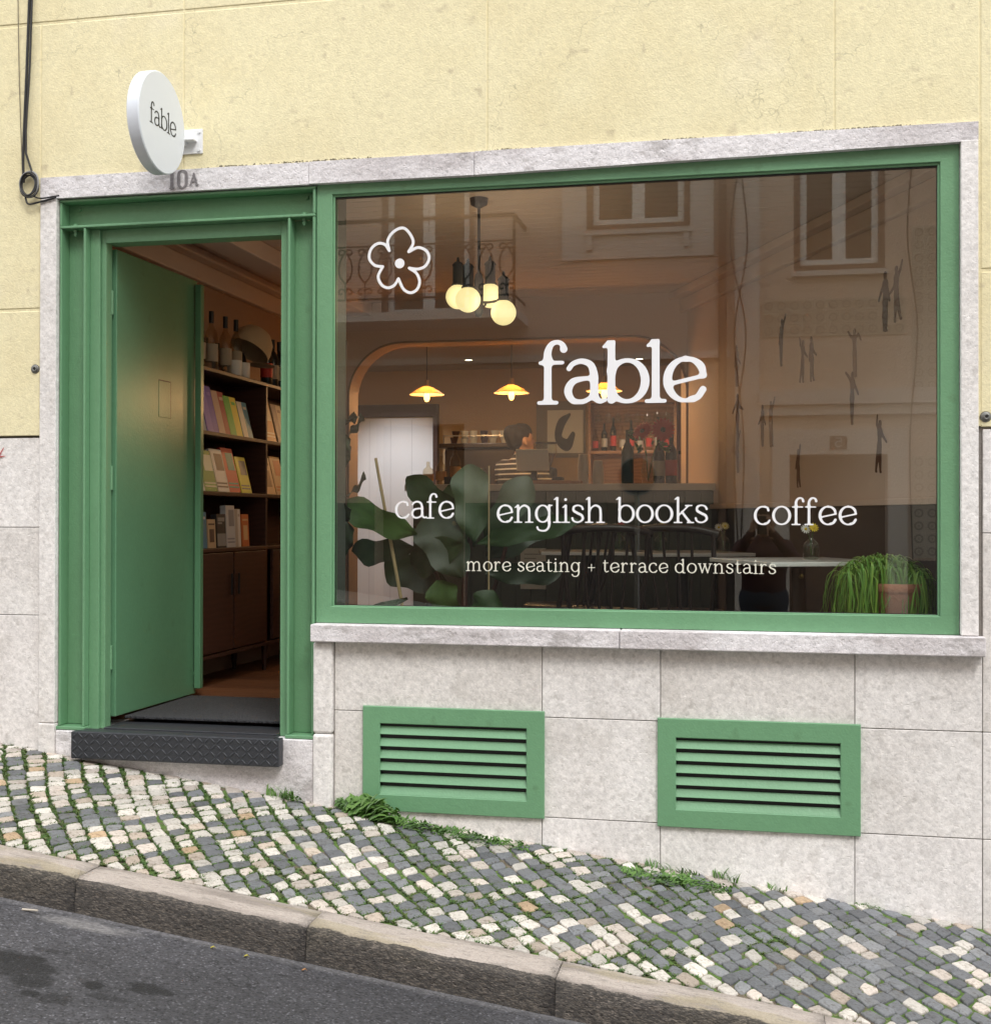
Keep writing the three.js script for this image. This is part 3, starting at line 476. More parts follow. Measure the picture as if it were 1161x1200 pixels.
// ---------------------------------------------------------------- door surround of steel sections
{
  const d = thing('steel_door_frame', 'green painted steel channel door surround with bolted corners', 'door frame', null, V(-2.52, 0.59, 0));
  const B = (n, x0, x1, y0, y1, z0, z1, r = 0.003, m = M.green) => part(d, n, rbox(x0 + 2.52, x1 + 2.52, y0 - 0.59, y1 - 0.59, z0, z1, r, 2), m);
  // header channel
  const ch = (name, fl) => { const g = fl.map(([x0, x1, y0, y1, z0, z1]) => rbox(x0 + 2.52, x1 + 2.52, y0 - 0.59, y1 - 0.59, z0, z1, 0.0035, 2)); return part(d, name, g, M.green); };
  ch('header_channel', [[-3.139, -1.909, 2.996, 3.008, -0.06, 0.012], [-3.139, -1.909, 2.876, 2.888, -0.06, 0.012], [-3.139, -1.909, 2.887, 2.997, -0.068, -0.056]]);
  ch('post_channel', [[-3.139, -3.128, 0.606, 2.8755, -0.06, 0.01], [-3.02, -3.009, 0.606, 2.8755, -0.06, 0.01], [-3.129, -3.019, 0.606, 2.8755, -0.066, -0.055]]);
  ch('post_channel', [[-2.036, -2.025, 0.606, 2.8755, -0.06, 0.01], [-1.921, -1.91, 0.606, 2.8755, -0.06, 0.01], [-2.026, -1.92, 0.606, 2.8755, -0.066, -0.055]]);
  B('web_end', -3.139, -3.128, 2.889, 2.995, -0.055, 0.011); B('web_end', -1.92, -1.909, 2.889, 2.995, -0.055, 0.011);
  B('base_plate', -3.147, -3.0, 0.59, 0.605, -0.07, 0.02); B('base_plate', -2.04, -1.905, 0.59, 0.605, -0.07, 0.02);
  // inner door frame, stepped
  B('inner_jamb', -3.0085, -2.96, 0.59, 2.8755, -0.12, -0.03); B('inner_jamb', -2.96, -2.936, 0.59, 2.8755, -0.1, -0.045);
  B('inner_jamb', -2.084, -2.0365, 0.59, 2.8755, -0.13, -0.035);
  B('inner_head', -2.9355, -2.085, 2.812, 2.8755, -0.13, -0.04);
  B('threshold', -2.9175, -2.0845, 0.589, 0.604, -0.3, 0.0, 0.003, M.plate);
  for (const x of [-3.075, -1.97]) for (const [y, r] of [[2.873, -1], [2.891, 1]]) { // bolts through the lower flange
    const g = [cyl(0.011, 0.011, 0.009, x + 2.52, y - 0.59 - (r < 0 ? 0.009 : 0), -0.018, 6)]; if (r < 0) g.push(cyl(0.006, 0.006, 0.02, x + 2.52, y - 0.59 - 0.028, -0.018, 10), cyl(0.009, 0.009, 0.006, x + 2.52, y - 0.59 - 0.022, -0.018, 6));
    part(d, 'bolt', g, M.green);
  }
  for (const x of [-3.075, -1.97]) part(d, 'bolt', new THREE.CylinderGeometry(0.008, 0.009, 0.01, 8).rotateX(Math.PI / 2).translate(x + 2.52, 2.975 - 0.59, -0.052), M.green);
}
// ---------------------------------------------------------------- checker plate step
{
  const s = thing('checker_plate_step', 'black diamond pattern steel plate step under the doorway', 'step', null, V(-2.536, 0.475, 0.03));
  const P = (x) => x + 2.536;
  part(s, 'plate', [rbox(P(-3.03), P(-2.042), 0, 0.12, 0, 0.055, 0.004, 2), rbox(P(-3.0), P(-2.07), 0.1165, 0.1225, -0.026, 0.05, 0.002, 1)], M.plate);
  const lug = new THREE.SphereGeometry(1, 8, 5), gs = [];
  for (let j = 0; j < 4; j++) for (let i = 0; i < 34; i++) { const g = lug.clone().scale(0.0165, 0.0042, 0.0034); g.rotateZ(((i + j) % 2 ? 1 : -1) * 0.8); gs.push(g.translate(P(-3.012) + i * 0.0289, 0.016 + j * 0.0293, 0.055)); }
  part(s, 'raised_lugs', gs, M.plate).userData.kind = 'stuff';
}
// ---------------------------------------------------------------- open door leaf
{
  const d = thing('door', 'green flush door standing open into the shop with full height pull bar', 'door', null, V(-2.943, 0.635, -0.115));
  d.rotation.y = Math.PI / 2 - 0.024;
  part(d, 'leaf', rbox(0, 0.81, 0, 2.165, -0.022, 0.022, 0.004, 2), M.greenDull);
  const h = sub(d, 'pull_bar');
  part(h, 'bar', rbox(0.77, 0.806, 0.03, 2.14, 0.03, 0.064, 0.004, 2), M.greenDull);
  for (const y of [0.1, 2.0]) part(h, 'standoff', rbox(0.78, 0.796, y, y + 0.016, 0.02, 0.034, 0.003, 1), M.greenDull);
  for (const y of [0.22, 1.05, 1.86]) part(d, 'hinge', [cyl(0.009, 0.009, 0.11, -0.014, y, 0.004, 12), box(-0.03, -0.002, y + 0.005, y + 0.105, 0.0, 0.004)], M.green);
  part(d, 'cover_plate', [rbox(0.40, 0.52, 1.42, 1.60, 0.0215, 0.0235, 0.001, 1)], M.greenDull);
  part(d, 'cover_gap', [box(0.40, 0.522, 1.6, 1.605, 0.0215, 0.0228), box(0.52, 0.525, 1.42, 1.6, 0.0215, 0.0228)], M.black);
}
// ---------------------------------------------------------------- shop window
const GZ = -0.028;
{
  const w = thing('shop_window', 'large green framed shop window with white lettering and flower outline', 'window', null, V(-0.57, 1.097, 0));
  const X = x => x + 0.57, Y = y => y - 1.097;
  const frame = (x0, x1, y0, y1, a, z0, z1, n) => { // four mitred rails
    const T = [[x0, y1], [x1, y1], [x1 - a, y1 - a], [x0 + a, y1 - a]], Bt = [[x0, y0], [x0 + a, y0 + a], [x1 - a, y0 + a], [x1, y0]], L = [[x0, y0], [x0, y1], [x0 + a, y1 - a], [x0 + a, y0 + a]], R = [[x1, y0], [x1 - a, y0 + a], [x1 - a, y1 - a], [x1, y1]];
    for (const q of [T, Bt, L, R]) part(w, n, extrude([new THREE.Shape(q.map(p => new THREE.Vector2(X(p[0]), Y(p[1]))))], z1 - z0 - 0.004, 0.002).translate(0, 0, z0 + 0.002), M.green);
  };
  frame(-1.905, 0.762, 1.099, 3.04, 0.068, -0.06, -0.002, 'frame_rail');
  frame(-1.84, 0.697, 1.16, 2.975, 0.012, -0.05, -0.012, 'glazing_bead');
  for (const q of [[-1.832, 0.69, 2.955, 2.966], [-1.832, 0.69, 1.17, 1.176]]) part(w, 'gasket', box(X(q[0]), X(q[1]), Y(q[2]), Y(q[3]), -0.036, -0.022), M.black);
  for (const q of [[-1.831, -1.825, 1.176, 2.955], [0.681, 0.689, 1.176, 2.955]]) part(w, 'gasket', box(X(q[0]), X(q[1]), Y(q[2]), Y(q[3]), -0.036, -0.022), M.black);
  part(w, 'pane', box(X(-1.85), X(0.705), Y(1.15), Y(2.985), GZ - 0.004, GZ), M.glass);
  const lz = GZ + 0.0004, bold = { id: 'bold', T: 0.178, t: 0.094, S: 0.085, k: 0.075 }, reg = { id: 'reg', T: 0.135, t: 0.082, S: 0.068, k: 0.06 };
  const put = (name, str, face, x0, x1, y, m, track) => { const g = sub(w, name); textLine(g, str, face, X(x0), X(x1), Y(y), lz, m, track); return g; };
  put('large_word', 'fable', bold, -0.922, -0.238, 2.036, M.vinyl, -0.06);
  put('small_word', 'cafe', reg, -1.556, -1.29, 1.553, M.vinyl, 0.03);
  put('small_word', 'english books', reg, -1.106, -0.213, 1.536, M.vinyl, 0.03);
  put('small_word', 'coffee', reg, -0.032, 0.377, 1.529, M.vinyl, 0.03);
  put('slogan', 'more seating + terrace downstairs', reg, -1.238, 0.062, 1.329, M.vinylCream, 0.09);
  const fp = [[365, 300], [356, 240], [395, 188], [450, 172], [490, 208], [510, 260], [483, 312], [540, 290], [590, 312], [606, 355], [582, 400], [540, 415], [487, 408], [532, 442], [549, 492], [532, 535], [495, 552], [455, 532], [421, 468], [395, 505], [358, 518], [320, 500], [298, 450], [325, 393], [275, 382], [243, 338], [258, 282], [300, 255], [340, 265], [365, 300]];
  const cusp = [0, 6, 12, 18, 23, 29], st = []; const k = 0.27 / 363;
  for (let i = 0; i + 1 < cusp.length; i++) st.push(spline(fp.slice(cusp[i], cusp[i + 1] + 1).map(([x, y]) => [(x - 425) / 100, (362 - y) / 100, 0.165]), 6));
  const fl = sub(w, 'flower_outline');
  const g1 = extrude(strokeShape(st, 0.03, 0.035), 0.004); g1.scale(k * 100, k * 100, 0.15).translate(X(-1.5385), Y(2.673), lz); part(fl, 'petal_line', g1, M.vinyl, false);
  const g2 = new THREE.CylinderGeometry(0.0215, 0.0215, 0.0006, 28).rotateX(Math.PI / 2).translate(X(-1.536), Y(2.661), lz + 0.0003); part(fl, 'centre_dot', g2, M.vinyl, false);
}
// ---------------------------------------------------------------- round hanging sign, number, cables
{
  const s = thing('hanging_sign', 'round white disc sign with thin black lettering on a wall bracket', 'sign', null, V(-2.487, 3.232, 0.018));
  s.rotation.y = 0.0;
  // the disc stands square to the wall; its lettered face looks up the street towards +x
  const D = 0.425, R = D / 2, cx = 0, cy = 0, cz = 0.28;
  const disc = new THREE.CylinderGeometry(R, R, 0.07, 64).rotateZ(Math.PI / 2); const dg = lathe([[0, -0.028], [R - 0.004, -0.028], [R, -0.024], [R, 0.024], [R - 0.004, 0.028], [0, 0.028]], 72).rotateZ(-Math.PI / 2).translate(-0.028, cy, cz);
  part(s, 'disc', toCreasedNormals(dg, 0.6), mat({ color: [0.72, 0.76, 0.82], roughness: 0.35 }), false);
  part(s, 'wall_plate', rbox(-0.055, 0.055, -0.055, 0.055, 0, 0.008, 0.002, 1), M.white);
  part(s, 'arm', [rbox(-0.05, -0.02, -0.022, 0.022, 0.0, 0.085, 0.003, 1), rbox(-0.018, 0.03, -0.004, 0.004, 0.006, 0.045, 0.002, 1)], M.white);
  for (const [x, y] of [[-0.04, -0.04], [0.04, -0.04], [-0.04, 0.04], [0.04, 0.04]]) part(s, 'bolt', new THREE.CylinderGeometry(0.007, 0.007, 0.008, 6).rotateX(Math.PI / 2).translate(x, y, 0.011), M.white);
  const t = sub(s, 'sign_word'); t.rotation.y = Math.PI / 2; t.position.set(0.0004, cy - 0.03, cz);
  textLine(t, 'fable', { id: 'sign', T: 0.13, t: 0.075, S: 0.06, k: 0.07 }, -0.115, 0.12, 0, 0, M.ink, -0.05);
}
{
  const n = thing('house_number', 'dark stone cut street number 10A on the lintel', 'house number', null, V(-2.535, 3.022, 0.034));
  const dark = mat({ color: [0.2, 0.185, 0.19], roughness: 0.9, bumpMap: bumpStone, bumpScale: 0.003 });
  const one = strokeShape([[[0, 0, 0.085], [0, 1, 0.085]], [[0, 0.97, 0.06], [-0.12, 0.86, 0.04]], [[-0.13, 0, 0.03], [0.13, 0, 0.03]]], 0.03, 0.03);
  const zero = strokeShape([spline([[0, 0, 0.06], [0.2, 0.12, 0.15], [0.24, 0.5, 0.19], [0.2, 0.88, 0.15], [0, 1, 0.06], [-0.2, 0.88, 0.15], [-0.24, 0.5, 0.19], [-0.2, 0.12, 0.15], [0, 0, 0.06]])], 0.02, 0.03);
  const k = 0.078;
  part(n, 'digit', extrude(one, 0.004).scale(k, k, 0.4).translate(-0.04, 0.004, 0), dark); part(n, 'digit', extrude(zero, 0.004).scale(k, k, 0.4).translate(0.012, 0.004, 0), dark);
  part(n, 'letter', extrude(strokeShape(glyphs(0.2, 0.13, 0.1).A.slice(1), 0.05, 0.04), 0.004).scale(0.04, 0.04, 0.4).translate(0.046, 0.012, 0), dark);
}
{
  const z = 0.032;
  const c1 = thing('wall_cable', 'black cable running down the yellow wall to the coil', 'cable', 'cables on the yellow wall', V(-3.29, 3.15, z));
  part(c1, 'strand', tube([V(0.01, 6, 0), V(0.0, 2.5, 0), V(0.012, 1, 0.002), V(-0.004, 0.5, 0), V(-0.02, 0.02, 0.004), V(-0.015, -0.06, 0.006)], 0.006, 60, 6), M.black);
  part(c1, 'strand', tube([V(0.024, 6, 0), V(0.016, 2.5, 0), V(0.024, 1, 0.002), V(0.012, 0.5, 0.002), V(-0.002, 0.06, 0.006), V(0.03, -0.02, 0.008)], 0.005, 60, 6), M.black);
  const c2 = thing('thin_wire', 'thin grey wire hanging slack beside the black wall cable', 'wire', 'cables on the yellow wall', V(-3.37, 3.2, 0.022));
  part(c2, 'strand', tube([V(0.0, 6, 0), V(-0.02, 2, 0), V(0.02, 0.9, 0.002), V(0.03, 0.4, 0), V(0.05, -0.05, 0.004)], 0.0022, 60, 5), mat({ color: [0.2, 0.17, 0.12], roughness: 0.8 }));
  const c3 = thing('cable_coil', 'coil of black cable tied beside the lintel end', 'cable coil', null, V(-3.275, 3.075, 0.03));
  for (let i = 0; i < 5; i++) { const a = rr(0.042, 0.056), ox = rr(-0.006, 0.006), oy = rr(-0.006, 0.006), pts = []; for (let k = 0; k < 14; k++) { const t = k / 14 * 6.283; pts.push(V(ox + Math.cos(t) * a * 0.86, oy + Math.sin(t) * a * 1.08, 0.006 + i * 0.004 + 0.004 * Math.sin(t * 2 + i))); } part(c3, 'loop', tube(pts, 0.0042, 40, 6, true), i === 2 ? mat({ color: [0.25, 0.25, 0.25], roughness: 0.6 }) : M.black); }
  part(c3, 'tail', tube([V(-0.02, -0.055, 0.01), V(-0.005, -0.085, 0.012), V(0.05, -0.08, 0.012), V(0.135, -0.062, 0.01)], 0.0045, 30, 6), M.black);
  part(c3, 'tail', tube([V(0.02, -0.05, 0.012), V(0.05, -0.062, 0.012), V(0.15, -0.055, 0.01)], 0.0035, 30, 6), M.black);
}
for (const [x, y, label] of [[-3.255, 2.236, 'small grey metal eye bolt on yellow wall beside the door jamb'], [0.858, 1.955, 'small dark eye bolt on yellow wall above the plinth beside the window jamb']]) {
  const e = thing('eye_bolt', label, 'eye bolt', 'eye bolts in the wall', V(x, y, 0.018)), m = mat({ color: [0.2, 0.2, 0.19], roughness: 0.5, metalness: 0.6 });
  part(e, 'plate', lathe([[0, 0.006], [0.012, 0.006], [0.018, 0.004], [0.022, 0], [0.0, 0]], 20).rotateX(Math.PI / 2), m); part(e, 'ring', new THREE.TorusGeometry(0.009, 0.0035, 8, 18).translate(0.002, 0, 0.01), m);
  part(e, 'pin', new THREE.CylinderGeometry(0.004, 0.004, 0.014, 8).rotateX(Math.PI / 2).translate(0, 0, 0.006), M.black);
}
{ // painted scrawl on the plinth beside the door
  const m = mat({ color: [0.45, 0.09, 0.08], roughness: 0.9 });
  const g = thing('graffiti_mark', 'small red painted scratch on grey plinth beside the door', 'graffiti', null, V(-3.44, 1.83, 0.0145));
  part(g, 'stroke', extrude(strokeShape([spline([[-0.6, -0.5, 0.05], [-0.1, 0, 0.09], [0.3, 0.6, 0.04]]), spline([[-0.5, -0.1, 0.04], [0, 0.05, 0.08], [0.4, 0.1, 0.03]]), spline([[-0.1, 0.3, 0.04], [0, 0.02, 0.07], [-0.4, -0.4, 0.03]])], 0.02, 0.04), 0.004).scale(0.08, 0.08, 0.15), m);
}
// ---------------------------------------------------------------- weeds along the wall foot
{
  const leafG = (l, w, curl) => { const g = new THREE.PlaneGeometry(w, l, 2, 4).translate(0, l / 2, 0), p = g.attributes.position; for (let i = 0; i < p.count; i++) { const t = p.getY(i) / l, x = p.getX(i) * Math.sin(Math.PI * Math.pow(clamp(t * 0.94 + 0.06), 0.7)) ; p.setXYZ(i, x, Math.sin(t * 1.2) * l * 0.8 - Math.abs(x) * 0.3, curl * t * t * l + Math.abs(x) * 0.4); } g.computeVertexNormals(); return g; };
  const ms = [[0.105, 0.235, 0.036], [0.145, 0.29, 0.05], [0.08, 0.175, 0.034]].map(c => mat({ phys: true, color: c, roughness: 0.6, transmission: 0.35, thickness: 0, side: THREE.DoubleSide }));
  const weed = (x, z, n, h, spread, label, k, bladey) => {
    const t = thing('weed', label, 'weed', 'weeds along the wall foot', V(x, gy(x, z), z)), gs = [[], []];
    if (!bladey) n = Math.round(n * 1.9); for (let i = 0; i < n; i++) { const a = rr(0, 6.28), d = Math.sqrt(rnd()) * spread, l = h * rr(0.35, 1), g = bladey ? leafG(l * 1.2, rr(0.004, 0.008), rr(0.2, 0.9)) : leafG(l * 0.4, l * rr(0.13, 0.24), rr(0.3, 1.2)); g.rotateX(bladey ? rr(-0.1, 0.3) : rr(0.1, 0.9)); g.rotateY(a); const up = bladey ? 0 : rr(0, h * 0.55) * (1 - 0.5 * d / spread), X = Math.cos(a) * d, Z = Math.abs(Math.sin(a) * d * 0.5) * (Math.sin(a) > 0 ? 1 : -0.3); gs[i % 2].push(g.translate(X, up + gy(x + X, z + Z) - gy(x, z), Z)); }
    part(t, 'leaves', merge(gs[0]), ms[k % 3], false).userData.kind = 'stuff'; part(t, 'leaves', merge(gs[1]), ms[(k + 1) % 3], false).userData.kind = 'stuff';
  };
  weed(-2.05, 0.05, 40, 0.085, 0.07, 'small weed tuft at the foot of the step stone beside the pilaster', 0, true);
  weed(-2.0, 0.05, 26, 0.07, 0.06, 'low round leaved weed beside the tuft at the doorway pilaster', 1);
  weed(-1.74, 0.06, 55, 0.12, 0.055, 'feathery weed standing between pilaster and first vent', 2, false);
  weed(-1.62, 0.08, 200, 0.17, 0.13, 'bushy green weed hiding the corner of the first vent', 0);
  weed(-1.42, 0.1, 140, 0.075, 0.14, 'low spreading weed on cobbles under the first vent', 1);
  weed(-1.2, 0.11, 140, 0.07, 0.14, 'low weed patch under the slats of the first vent', 2);
  weed(-1.02, 0.12, 70, 0.065, 0.09, 'weed patch under the corner of the first vent near the slab joint', 0);
  weed(-0.42, 0.18, 170, 0.065, 0.14, 'flat weed patch on cobbles before the second vent', 1);
  weed(-0.25, 0.16, 190, 0.07, 0.14, 'dense weed patch on cobbles below the second vent', 0);
  weed(-0.36, 0.04, 60, 0.045, 0.12, 'thin grass line at the wall below the second vent', 2, true);
  weed(-0.14, 0.03, 22, 0.07, 0.06, 'sparse grass blades at the wall under the second vent corner', 1, true);
  weed(0.06, 0.03, 16, 0.05, 0.04, 'single small grass tuft at the wall below the second vent', 0, true);
  weed(0.42, 0.02, 40, 0.03, 0.06, 'dark mossy clump in the wall foot crack beyond the second vent', 2);
}

{ // litter in the gutter
  const lm = [[0.42, 0.36, 0.06], [0.4, 0.2, 0.08], [0.5, 0.45, 0.38]].map(c => mat({ color: c, roughness: 0.8, side: THREE.DoubleSide }));
  [[-1.62, 1.43, 0, 'small yellow leaf lying in the gutter'], [-1.74, 1.42, 0, 'tiny yellow leaf scrap in the gutter farther up the slope'], [-1.42, 1.44, 1, 'small orange leaf scrap in the gutter'], [-2.38, 1.44, 2, 'pale broken twig in the gutter']].forEach(([x, z, k, l]) => {
    const t = thing('litter_scrap', l, 'litter', 'scraps lying in the gutter', V(x, ry(x, z) + 0.003, z)), tw = k === 2;
    const g = tw ? bar(V(-0.03, 0.004, 0), V(0.03, 0.006, 0.006), 0.004, 0.003, 7) : new THREE.SphereGeometry(1, 8, 5).scale(0.008, 0.0025, 0.005).rotateZ(0.4).translate(0, 0.004, 0);
    part(t, tw ? 'twig' : 'leaf', g, lm[k]); if (!tw) part(t, 'leaf_stalk', bar(V(0.006, 0.005, 0), V(0.013, 0.003, 0.003), 0.0007, 0.0005, 5), lm[k]);
  });
}

// ---------------------------------------------------------------- the cafe inside
const FL = 0.62, CE = 3.1;
const W = {
  wall: mat({ color: [0.64, 0.49, 0.41], bumpMap: bumpFine, bumpScale: 0.0015, roughness: 0.9 }),
  terracotta: mat({ color: [0.27, 0.19, 0.145], bumpMap: bumpFine, bumpScale: 0.0015, roughness: 0.9 }),
  back: mat({ color: [0.46, 0.31, 0.17], bumpMap: bumpFine, bumpScale: 0.0015, roughness: 0.9 }),
  boards: mat({ color: [0.62, 0.50, 0.43], roughness: 0.6, bumpMap: grainBump, bumpScale: 0.0008 }),
  dado: mat({ color: [0.035, 0.03, 0.032], roughness: 0.7 }),
  barGreen: mat({ color: [0.085, 0.105, 0.092], roughness: 0.6, bumpMap: grainBump, bumpScale: 0.001 }),
  woodDark: mat({ color: [0.06, 0.023, 0.015], map: woodMap, roughness: 0.5 }),
  woodMid: mat({ color: [0.34, 0.16, 0.075], map: woodMap, roughness: 0.45 }),
  counter: mat({ color: [0.62, 0.54, 0.47], bumpMap: bumpFine, bumpScale: 0.0006, roughness: 0.4 }),
  floor: [[0.20, 0.085, 0.04], [0.24, 0.105, 0.05], [0.17, 0.07, 0.035]].map(c => mat({ color: c, map: woodMap, roughness: 0.4 })),
  steel: mat({ color: [0.42, 0.41, 0.4], metalness: 0.9, roughness: 0.3 }),
  marble: mat({ color: [0.72, 0.71, 0.7], roughness: 0.2 }),
  brass: mat({ color: [0.52, 0.36, 0.15], metalness: 0.9, roughness: 0.3 }),
  paper: mat({ color: [0.66, 0.66, 0.64], roughness: 0.8 }),
  pot: mat({ color: [0.40, 0.17, 0.10], roughness: 0.9, bumpMap: bumpFine, bumpScale: 0.002 }),
};
const DX = [0.86, -0.353], DE = [-0.5, -3.431]; // the slanting wall runs between these two (x, z)
{
  const fl = structure('cafe_floor', 'brown wooden plank floor inside the cafe', 'floor');
  part(fl, 'subfloor', box(-4, 1.0, 0.4, FL - 0.02, -6, -0.24), M.joint);
  for (let i = 0; i < 46; i++) { const z1 = -0.26 - i * 0.125, n = i % 3; for (const [a, b] of [[-3.95, -2.3 + n * 0.3], [-2.3 + n * 0.3, -0.4 - n * 0.2], [-0.4 - n * 0.2, 1.0]]) part(fl, 'floor_plank', box(a + 0.001, b - 0.001, FL - 0.02, FL, z1 - 0.123, z1 - 0.002), W.floor[(i + Math.round(a * 3) + 99) % 3]); }
  const ce = structure('cafe_ceiling', 'pale tongue and groove boarded ceiling inside the cafe', 'ceiling');
  part(ce, 'slab', box(-4, 1.2, CE + 0.02, CE + 0.25, -3.6, -0.2), M.joint);
  for (let i = 0; i < 33; i++) part(ce, 'ceiling_board', rbox(-3.3, 1.1, CE, CE + 0.019, -0.25 - (i + 1) * 0.1 + 0.002, -0.25 - i * 0.1 - 0.002, 0.004, 1), W.boards);
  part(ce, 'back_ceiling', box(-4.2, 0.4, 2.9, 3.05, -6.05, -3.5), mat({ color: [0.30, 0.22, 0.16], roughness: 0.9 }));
  const lw = structure('cafe_side_wall', 'terracotta coloured side wall behind the bookcase', 'wall');
  part(lw, 'plaster', box(-3.4, -3.25, FL - 0.1, CE + 0.02, -3.56, -0.249), mat({ color: [0.36, 0.235, 0.16], bumpMap: bumpFine, bumpScale: 0.0015, roughness: 0.9 }));
  part(lw, 'cornice', [rbox(-3.25, -3.13, CE - 0.05, CE - 0.001, -3.4, -0.25, 0.01), rbox(-3.25, -3.2, CE - 0.16, CE - 0.05, -3.4, -0.25, 0.01)], W.boards);
  part(lw, 'ceiling_beam', rbox(-2.9, -2.72, CE - 0.1, CE - 0.001, -3.4, -0.25, 0.008), W.boards);
  const dw = structure('cafe_slanting_wall', 'pinkish slanting wall painted with tiny dancing figures above a dark dado', 'wall');
  const dx = DX[0] - DE[0], dz = DX[1] - DE[1], L = Math.hypot(dx, dz), ang = Math.atan2(-dz, dx);
  dw.position.set(DE[0], FL, DE[1]); dw.rotation.y = ang; // local x runs along the wall, local +z faces the room (west)
  const hgt = CE - FL;
  part(dw, 'plaster', box(-0.1, L + 0.2, -0.1, hgt + 0.02, -0.12, 0), W.wall);
  part(dw, 'dado', box(-0.0, L + 0.1, 0, 1.0, 0.001, 0.012), W.dado); part(dw, 'dado_rail', rbox(0, L + 0.1, 1.0, 1.03, 0.001, 0.022, 0.004), W.wall);
  part(dw, 'cornice', [rbox(-0.05, L, hgt - 0.05, hgt - 0.001, 0.001, 0.11, 0.01), rbox(-0.05, L, hgt - 0.14, hgt - 0.05, 0.001, 0.045, 0.008)], W.wall);
  const figMat = [[0.12, 0.06, 0.042], [0.19, 0.11, 0.08], [0.3, 0.19, 0.145]].map(c => mat({ color: c, roughness: 0.95 }));
  const figure = (s, y, h, pose, k) => { // head, trunk, arms and legs joined to one silhouette
    const [la, ra, ll, rl, lean] = pose, hip = [0, 0.48], sh = [lean, 0.8], A = (a, l) => [sh[0] + Math.sin(a) * l, sh[1] + Math.cos(a) * l], Lg = (a, l) => [hip[0] + Math.sin(a) * l, hip[1] - Math.cos(a) * l];
    const st = [[[sh[0] + lean * 0.3, 0.93, 0.055], [sh[0] + lean * 0.3, 0.95, 0.055]], [[sh[0], 0.86, 0.035], [sh[0], 0.8, 0.055]], [[sh[0], 0.79, 0.09], [(hip[0] + sh[0]) / 2, 0.64, 0.065], [0, 0.5, 0.085]]];
    for (const [a, b] of [la, ra]) { const e = A(a, 0.17); st.push([[sh[0] + Math.sin(a) * 0.04, sh[1], 0.045], [...e, 0.034], [e[0] + Math.sin(b) * 0.17, e[1] + Math.cos(b) * 0.17, 0.024]]); }
    for (const [a, b] of [ll, rl]) { const e = Lg(a, 0.24); st.push([[0 + Math.sin(a) * 0.03, 0.48, 0.075], [...e, 0.052], [e[0] + Math.sin(b) * 0.22, e[1] - Math.cos(b) * 0.22, 0.03], [e[0] + Math.sin(b) * 0.22 + 0.03, e[1] - Math.cos(b) * 0.23, 0.022]]); }
    const g = extrude(strokeShape(st, 0.03, 0.022, 0.1), 0.004).scale(h * 1.05, h * 1.05, 0.3).translate(s, y - FL - h / 2, 0.0008);
    part(dw, 'painted_figure', g, figMat[k], false);
  };
  const o = -0.15; // distance along the wall from its far end, height of the middle
  [[1.657, 2.544, 0.25, [[0.7, 0.6], [-2.6, -2.9], [0.05, 0.02], [-0.1, 0.05], 0.03], 0], [1.928, 2.405, 0.22, [[-0.9, -0.2], [2.4, 2.2], [-0.3, -0.3], [0.12, 0], 0.02], 1], [2.04, 2.405, 0.23, [[2.5, 2.2], [-2.7, -3], [0.1, 0.3], [-0.15, -0.05], -0.02], 1], [2.51, 2.377, 0.23, [[-1.2, -0.8], [1.2, 2.4], [0.2, 0.05], [-0.1, 0.1], 0], 2], [2.484, 2.154, 0.25, [[-0.9, -0.9], [2.3, 2.5], [-0.05, 0.0], [0.1, -0.1], 0.02], 1], [1.401, 2.095, 0.23, [[-2.5, -2.3], [2.7, 2.5], [-0.1, 0.05], [0.15, 0], 0.01], 1], [1.52, 2.095, 0.25, [[0.8, 0.5], [-2.8, -3], [0.25, 0.1], [-0.1, 0], 0], 2], [2.755, 1.896, 0.24, [[-0.7, 0.1], [2.3, 2.3], [-0.35, -0.2], [0.12, 0.05], 0.02], 0], [2.811, 2.582, 0.27, [[-2.3, -2.6], [2.6, 2.8], [-0.2, 0.05], [0.1, 0], 0], 0], [2.913, 2.6, 0.25, [[0.9, 0.4], [-2.7, -2.2], [0.3, 0.35], [-0.15, -0.1], 0], 1], [1.876, 1.827, 0.2, [[0.5, 0.2], [-2.5, -2.9], [-0.2, 0.05], [0.2, 0.3], 0], 1], [1.02, 2.489, 0.24, [[2.6, 2.3], [-2.6, -3], [0.1, 0.1], [-0.1, 0], 0], 2], [1.035, 2.173, 0.27, [[-2.0, -2.4], [2.2, 1.9], [0.05, 0.1], [-0.08, 0], 0], 1], [1.036, 1.95, 0.22, [[0.6, 0.5], [-2.6, -3], [0.1, 0.1], [-0.1, 0], 0], 2]].forEach(([s, y, h, p, k]) => figure(s + o, y, h, p, k));
  const aw = structure('cafe_arch_wall', 'terracotta edged arch wall between the cafe and its bar', 'wall');
  const S = new THREE.Shape([[-4.2, FL - 0.1], [0.5, FL - 0.1], [0.5, CE + 0.02], [-4.2, CE + 0.02]].map(p => new THREE.Vector2(...p))), H = new THREE.Path();
  H.moveTo(-2.91, FL - 0.05); H.lineTo(-2.91, 2.42); H.absarc(-2.51, 2.42, 0.4, Math.PI, Math.PI / 2, true); H.lineTo(-0.88, 2.82); H.absarc(-0.88, 2.42, 0.4, Math.PI / 2, 0, true); H.lineTo(-0.48, FL - 0.05); H.closePath(); S.holes.push(H);
  part(aw, 'plaster', extrude([S], 0.16).translate(0, 0, -3.58), W.wall);
